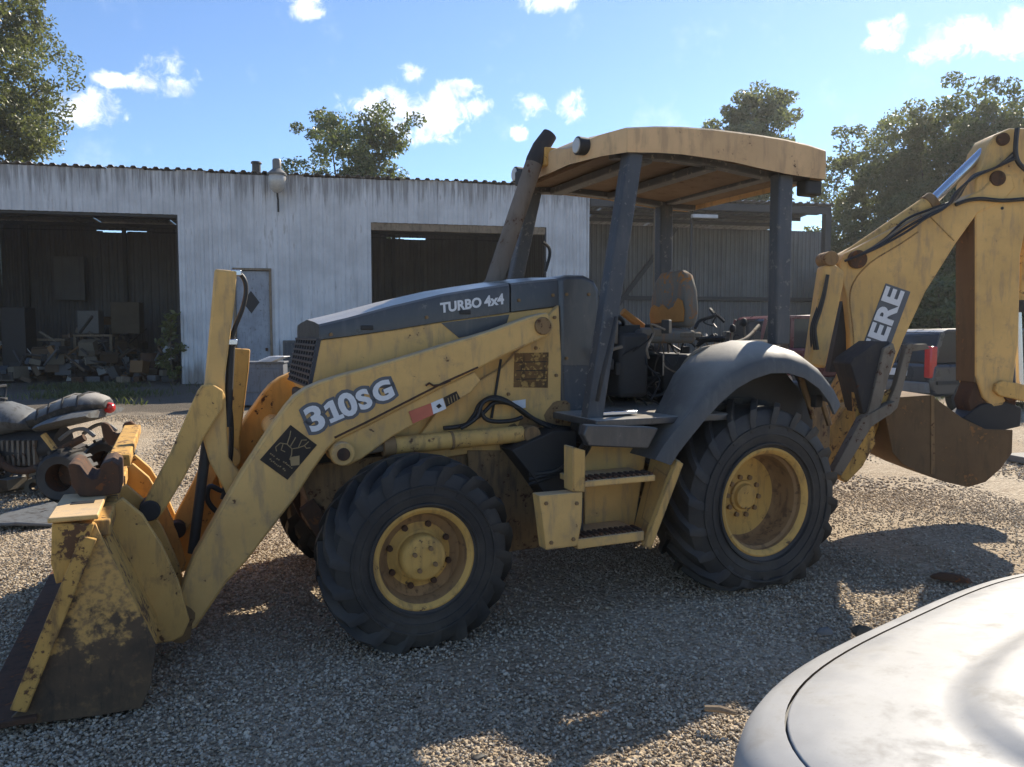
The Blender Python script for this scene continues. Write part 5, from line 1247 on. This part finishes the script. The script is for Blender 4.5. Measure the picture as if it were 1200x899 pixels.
# inside the left bay
def inb(x, y, n): 
    A = A2+ND*n; r = ray(x, y); k = r.x/r.y; t = (k*A.y-A.x)/(TD.x-k*TD.y); return t, CAMH+r.z/r.y*(A.y+TD.y*t)
M['card'] = paint('dusty_cardboard', (.10, .08, .055), dirt=(.10, .08, .06), dirt_amt=.5, rust_amt=0., rough=.9)
M['board'] = flat('pale_board', (.15, .145, .135), .8)
def bay_box(x0, x1, y0, y1, n, dep, m, name, label, cat, parts=()):
    t0, z1 = inb(x0, y0, n); t1, z0 = inb(x1, y1, n); z0 = max(z0, 0)
    o = empty(name, SW((t0+t1)/2, n+dep/2, z0), SHA, label, cat); MB().box((0, 0, (z1-z0)/2), (abs(t1-t0), dep, z1-z0)).build('body', m, o, .015)
    return o, abs(t1-t0), z1-z0
def bench(x0, x1, y, n, label):
    t0, z = inb(x0, y, n); t1, _ = inb(x1, y, n); L = t1-t0
    o = empty('workbench', SW((t0+t1)/2, n+.4, 0), SHA, label, 'workbench')
    MB().box((0, 0, z-.04), (L, .8, .08)).build('bench_top', M['wood'], o, .01)
    for sx in (-1, 1):
        for sy in (-1, 1): MB().box((sx*(L/2-.08), sy*.33, (z-.08)/2), (.09, .09, z-.08)).build('leg', M['wood'], o)
    MB().box((0, .05, .35), (L-.2, .6, .04)).build('shelf', M['wood'], o)
    return o
bench(24, 76, 397, 4.2, 'timber workbench at the left inside the dark left bay'); bench(84, 132, 392, 4.6, 'second timber workbench, further right inside the left bay')
for a in ((90, 116, 364, 391, 4.8, .6, M['board'], 'pale_carton', 'pale carton on the right workbench in the left bay', 'box'),
          (129, 164, 354, 391, 5.2, .6, M['card'], 'cardboard_box', 'broad tan cardboard box at the middle of the left bay', 'box'),
          (0, 32, 360, 440, 3.2, .9, M['dark'], 'machine_tool', 'dark machine at the far left inside the left bay', 'machine'),
          (62, 100, 300, 352, 8.3, .3, M['sheet_dark'], 'wall_board', 'grey board hung on the back wall of the left bay', 'board')): bay_box(*a)
for k, (x, n_) in enumerate(((176, 3.0), (195, 3.6))):
    t_, _ = inb(x, 430, n_); o = empty('steel_drum', SW(t_, n_, 0), 0, ('dark steel drum inside the left bay, left of its neighbour', 'dark steel drum beside the right jamb of the left bay')[k], 'drum', 'drums in the left bay')
    MB().lathe([(0, 0), (.29, 0), (.29, .28), (.305, .30), (.29, .32), (.29, .58), (.305, .6), (.29, .62), (.29, .88), (.27, .88), (.26, .86), (0, .86)], 28, 'z').build('barrel', M['darkpost'] if k else M['rust'], o, smooth=40)
g = random.Random(21); mb = MB()
for k in range(420):
    tt = g.uniform(-2.5, T[212]-.6); nn = g.uniform(1.6, 8.4); hmax = .35+1.5*(math.sin(tt*1.7)*.5+.5)*(.4+nn/9); z_ = g.uniform(0, 1)*hmax
    c = W3(tt, nn, z_+.05)
    if g.random() < .6: mb.box(c, (g.uniform(.06, .5), g.uniform(.06, .4), g.uniform(.05, .4)), rot=Matrix.Rotation(g.uniform(0, 6), 3, 'Z') @ Matrix.Rotation(g.uniform(-.5, .5), 3, 'X'))
    else: mb.tube([c, c+Vector((g.uniform(-.7, .7), g.uniform(-.5, .5), g.uniform(-.2, .6)))], g.uniform(.015, .05), 6)
mb.build('shed_junk', jm, kind='stuff')
for k in range(7):
    t_, _ = inb(90+18*k, 436, 1.2+.3*(k % 3)); mb = MB().box((0, 0, .09), (random.uniform(.2, .5), random.uniform(.15, .3), .18), random.random()*3)
    o = item('scrap_block', mb, M[('rust', 'board', 'darkpost', 'wood')[k % 4]], ('rusty scrap block', 'pale scrap block', 'dark scrap block', 'wooden block')[k % 4]+(' nearer the left bench', ' under the benches', ' by the left bay opening', ' at the bay sill', ' near the drums', ' in front of the drums', ' by the right jamb')[k], 'scrap', .02); o.location = SW(t_, 1.2+.3*(k % 3), 0)
# round the open shed: shelving and stacked parts half hidden by the machine
for k, (x, n_, h_, m) in enumerate(((705, 2.4, 1.3, 'rust'), (735, 2.8, 1.7, 'darkpost'), (860, 2.6, 1.2, 'wood'))):
    t_, _ = inb(x, 430, n_); o = empty('storage_rack', SW(t_, n_, 0), SHA, ('rusty rack beside the shed corner', 'dark rack in the open shed seen past the cab', 'timber rack in the open shed above the fender')[k], 'rack')
    for sx in (-.5, .5): MB().box((sx, 0, h_/2), (.07, .5, h_)).build('upright', M[m], o)
    for q in range(3): MB().box((0, 0, .25+q*(h_-.3)/2), (1.05, .55, .05)).build('shelf', M[m], o)
# bits on the gravel
def rock(name, x, y, sx, sy, sz, m, label, cat, rz=0.):
    c = gxy(x, y); mb = MB(); g = random.Random(int(x*7+y)); n = 9
    for lay, (f, zz) in enumerate(((1, 0), (.95, .5), (.55, 1))):
        for k in range(n):
            a = 2*math.pi*k/n; q = f*g.uniform(.75, 1.15)
            vx, vy = math.cos(a)*sx*q, math.sin(a)*sy*q
            mb.v.append((vx*math.cos(rz)-vy*math.sin(rz), vx*math.sin(rz)+vy*math.cos(rz), zz*sz*g.uniform(.7, 1.1)))
    mb.f = [(i*n+k, i*n+(k+1) % n, (i+1)*n+(k+1) % n, (i+1)*n+k) for i in range(2) for k in range(n)]+[tuple(range(2*n, 3*n)), tuple(range(n-1, -1, -1))]
    o = item(name, mb, m, label, cat, .003); o.location = c; return o
rock('rusty_scrap', 1114, 680, .12, .05, .05, M['rust'], 'flat reddish rusty scrap in the shade right of the rear wheel', 'scrap', -.4)
rock('stone_chunk', 966, 742, .05, .03, .03, M['board'], 'pale flat chunk of stone near the white car', 'stone', .2)
rock('rag', 1010, 742, .07, .05, .04, M['card'], 'dull brown rag on the gravel by the hood of the white car', 'rag', .5)
rock('dead_leaf', 560, 888, .03, .02, .012, M['dark'], 'curled dark leaf in the sunlit patch at the bottom', 'leaf', .6)
a, b = gxy(826, 834), gxy(862, 840)
item('stick', MB().tube([a+VZ*.015, (a+b)/2+VZ*.022, b+VZ*.015], [.012, .015, .01], 7), M['wood'], 'short weathered stick on the shaded gravel near the bottom', 'stick', 0, None, 50)
c = gxy(1196, 542); item('pale_slab', MB().box(c+VZ*.04+Vector((.35, 0, 0)), (.8, .6, .08), .2), M['board'], 'pale slab on the ground at the right edge under the dipper', 'slab', .01)

# ------------------------------------------------------------------ thin volume added to imitate the veil of lens flare
hm = bpy.data.materials.new('flare_veil'); hm.use_nodes = True; ht = NT(hm.node_tree); ht.n.clear()
pv = ht.new('ShaderNodeVolumePrincipled', i_Density=.0006, i_Anisotropy=.5); pv.inputs['Color'].default_value = (.93, .94, .96, 1)
ht.l.new(pv.outputs[0], ht.new('ShaderNodeOutputMaterial').inputs['Volume'])
MB().box((0, 30, 12.5), (300, 110, 28)).build('veil_haze', hm, kind='stuff')
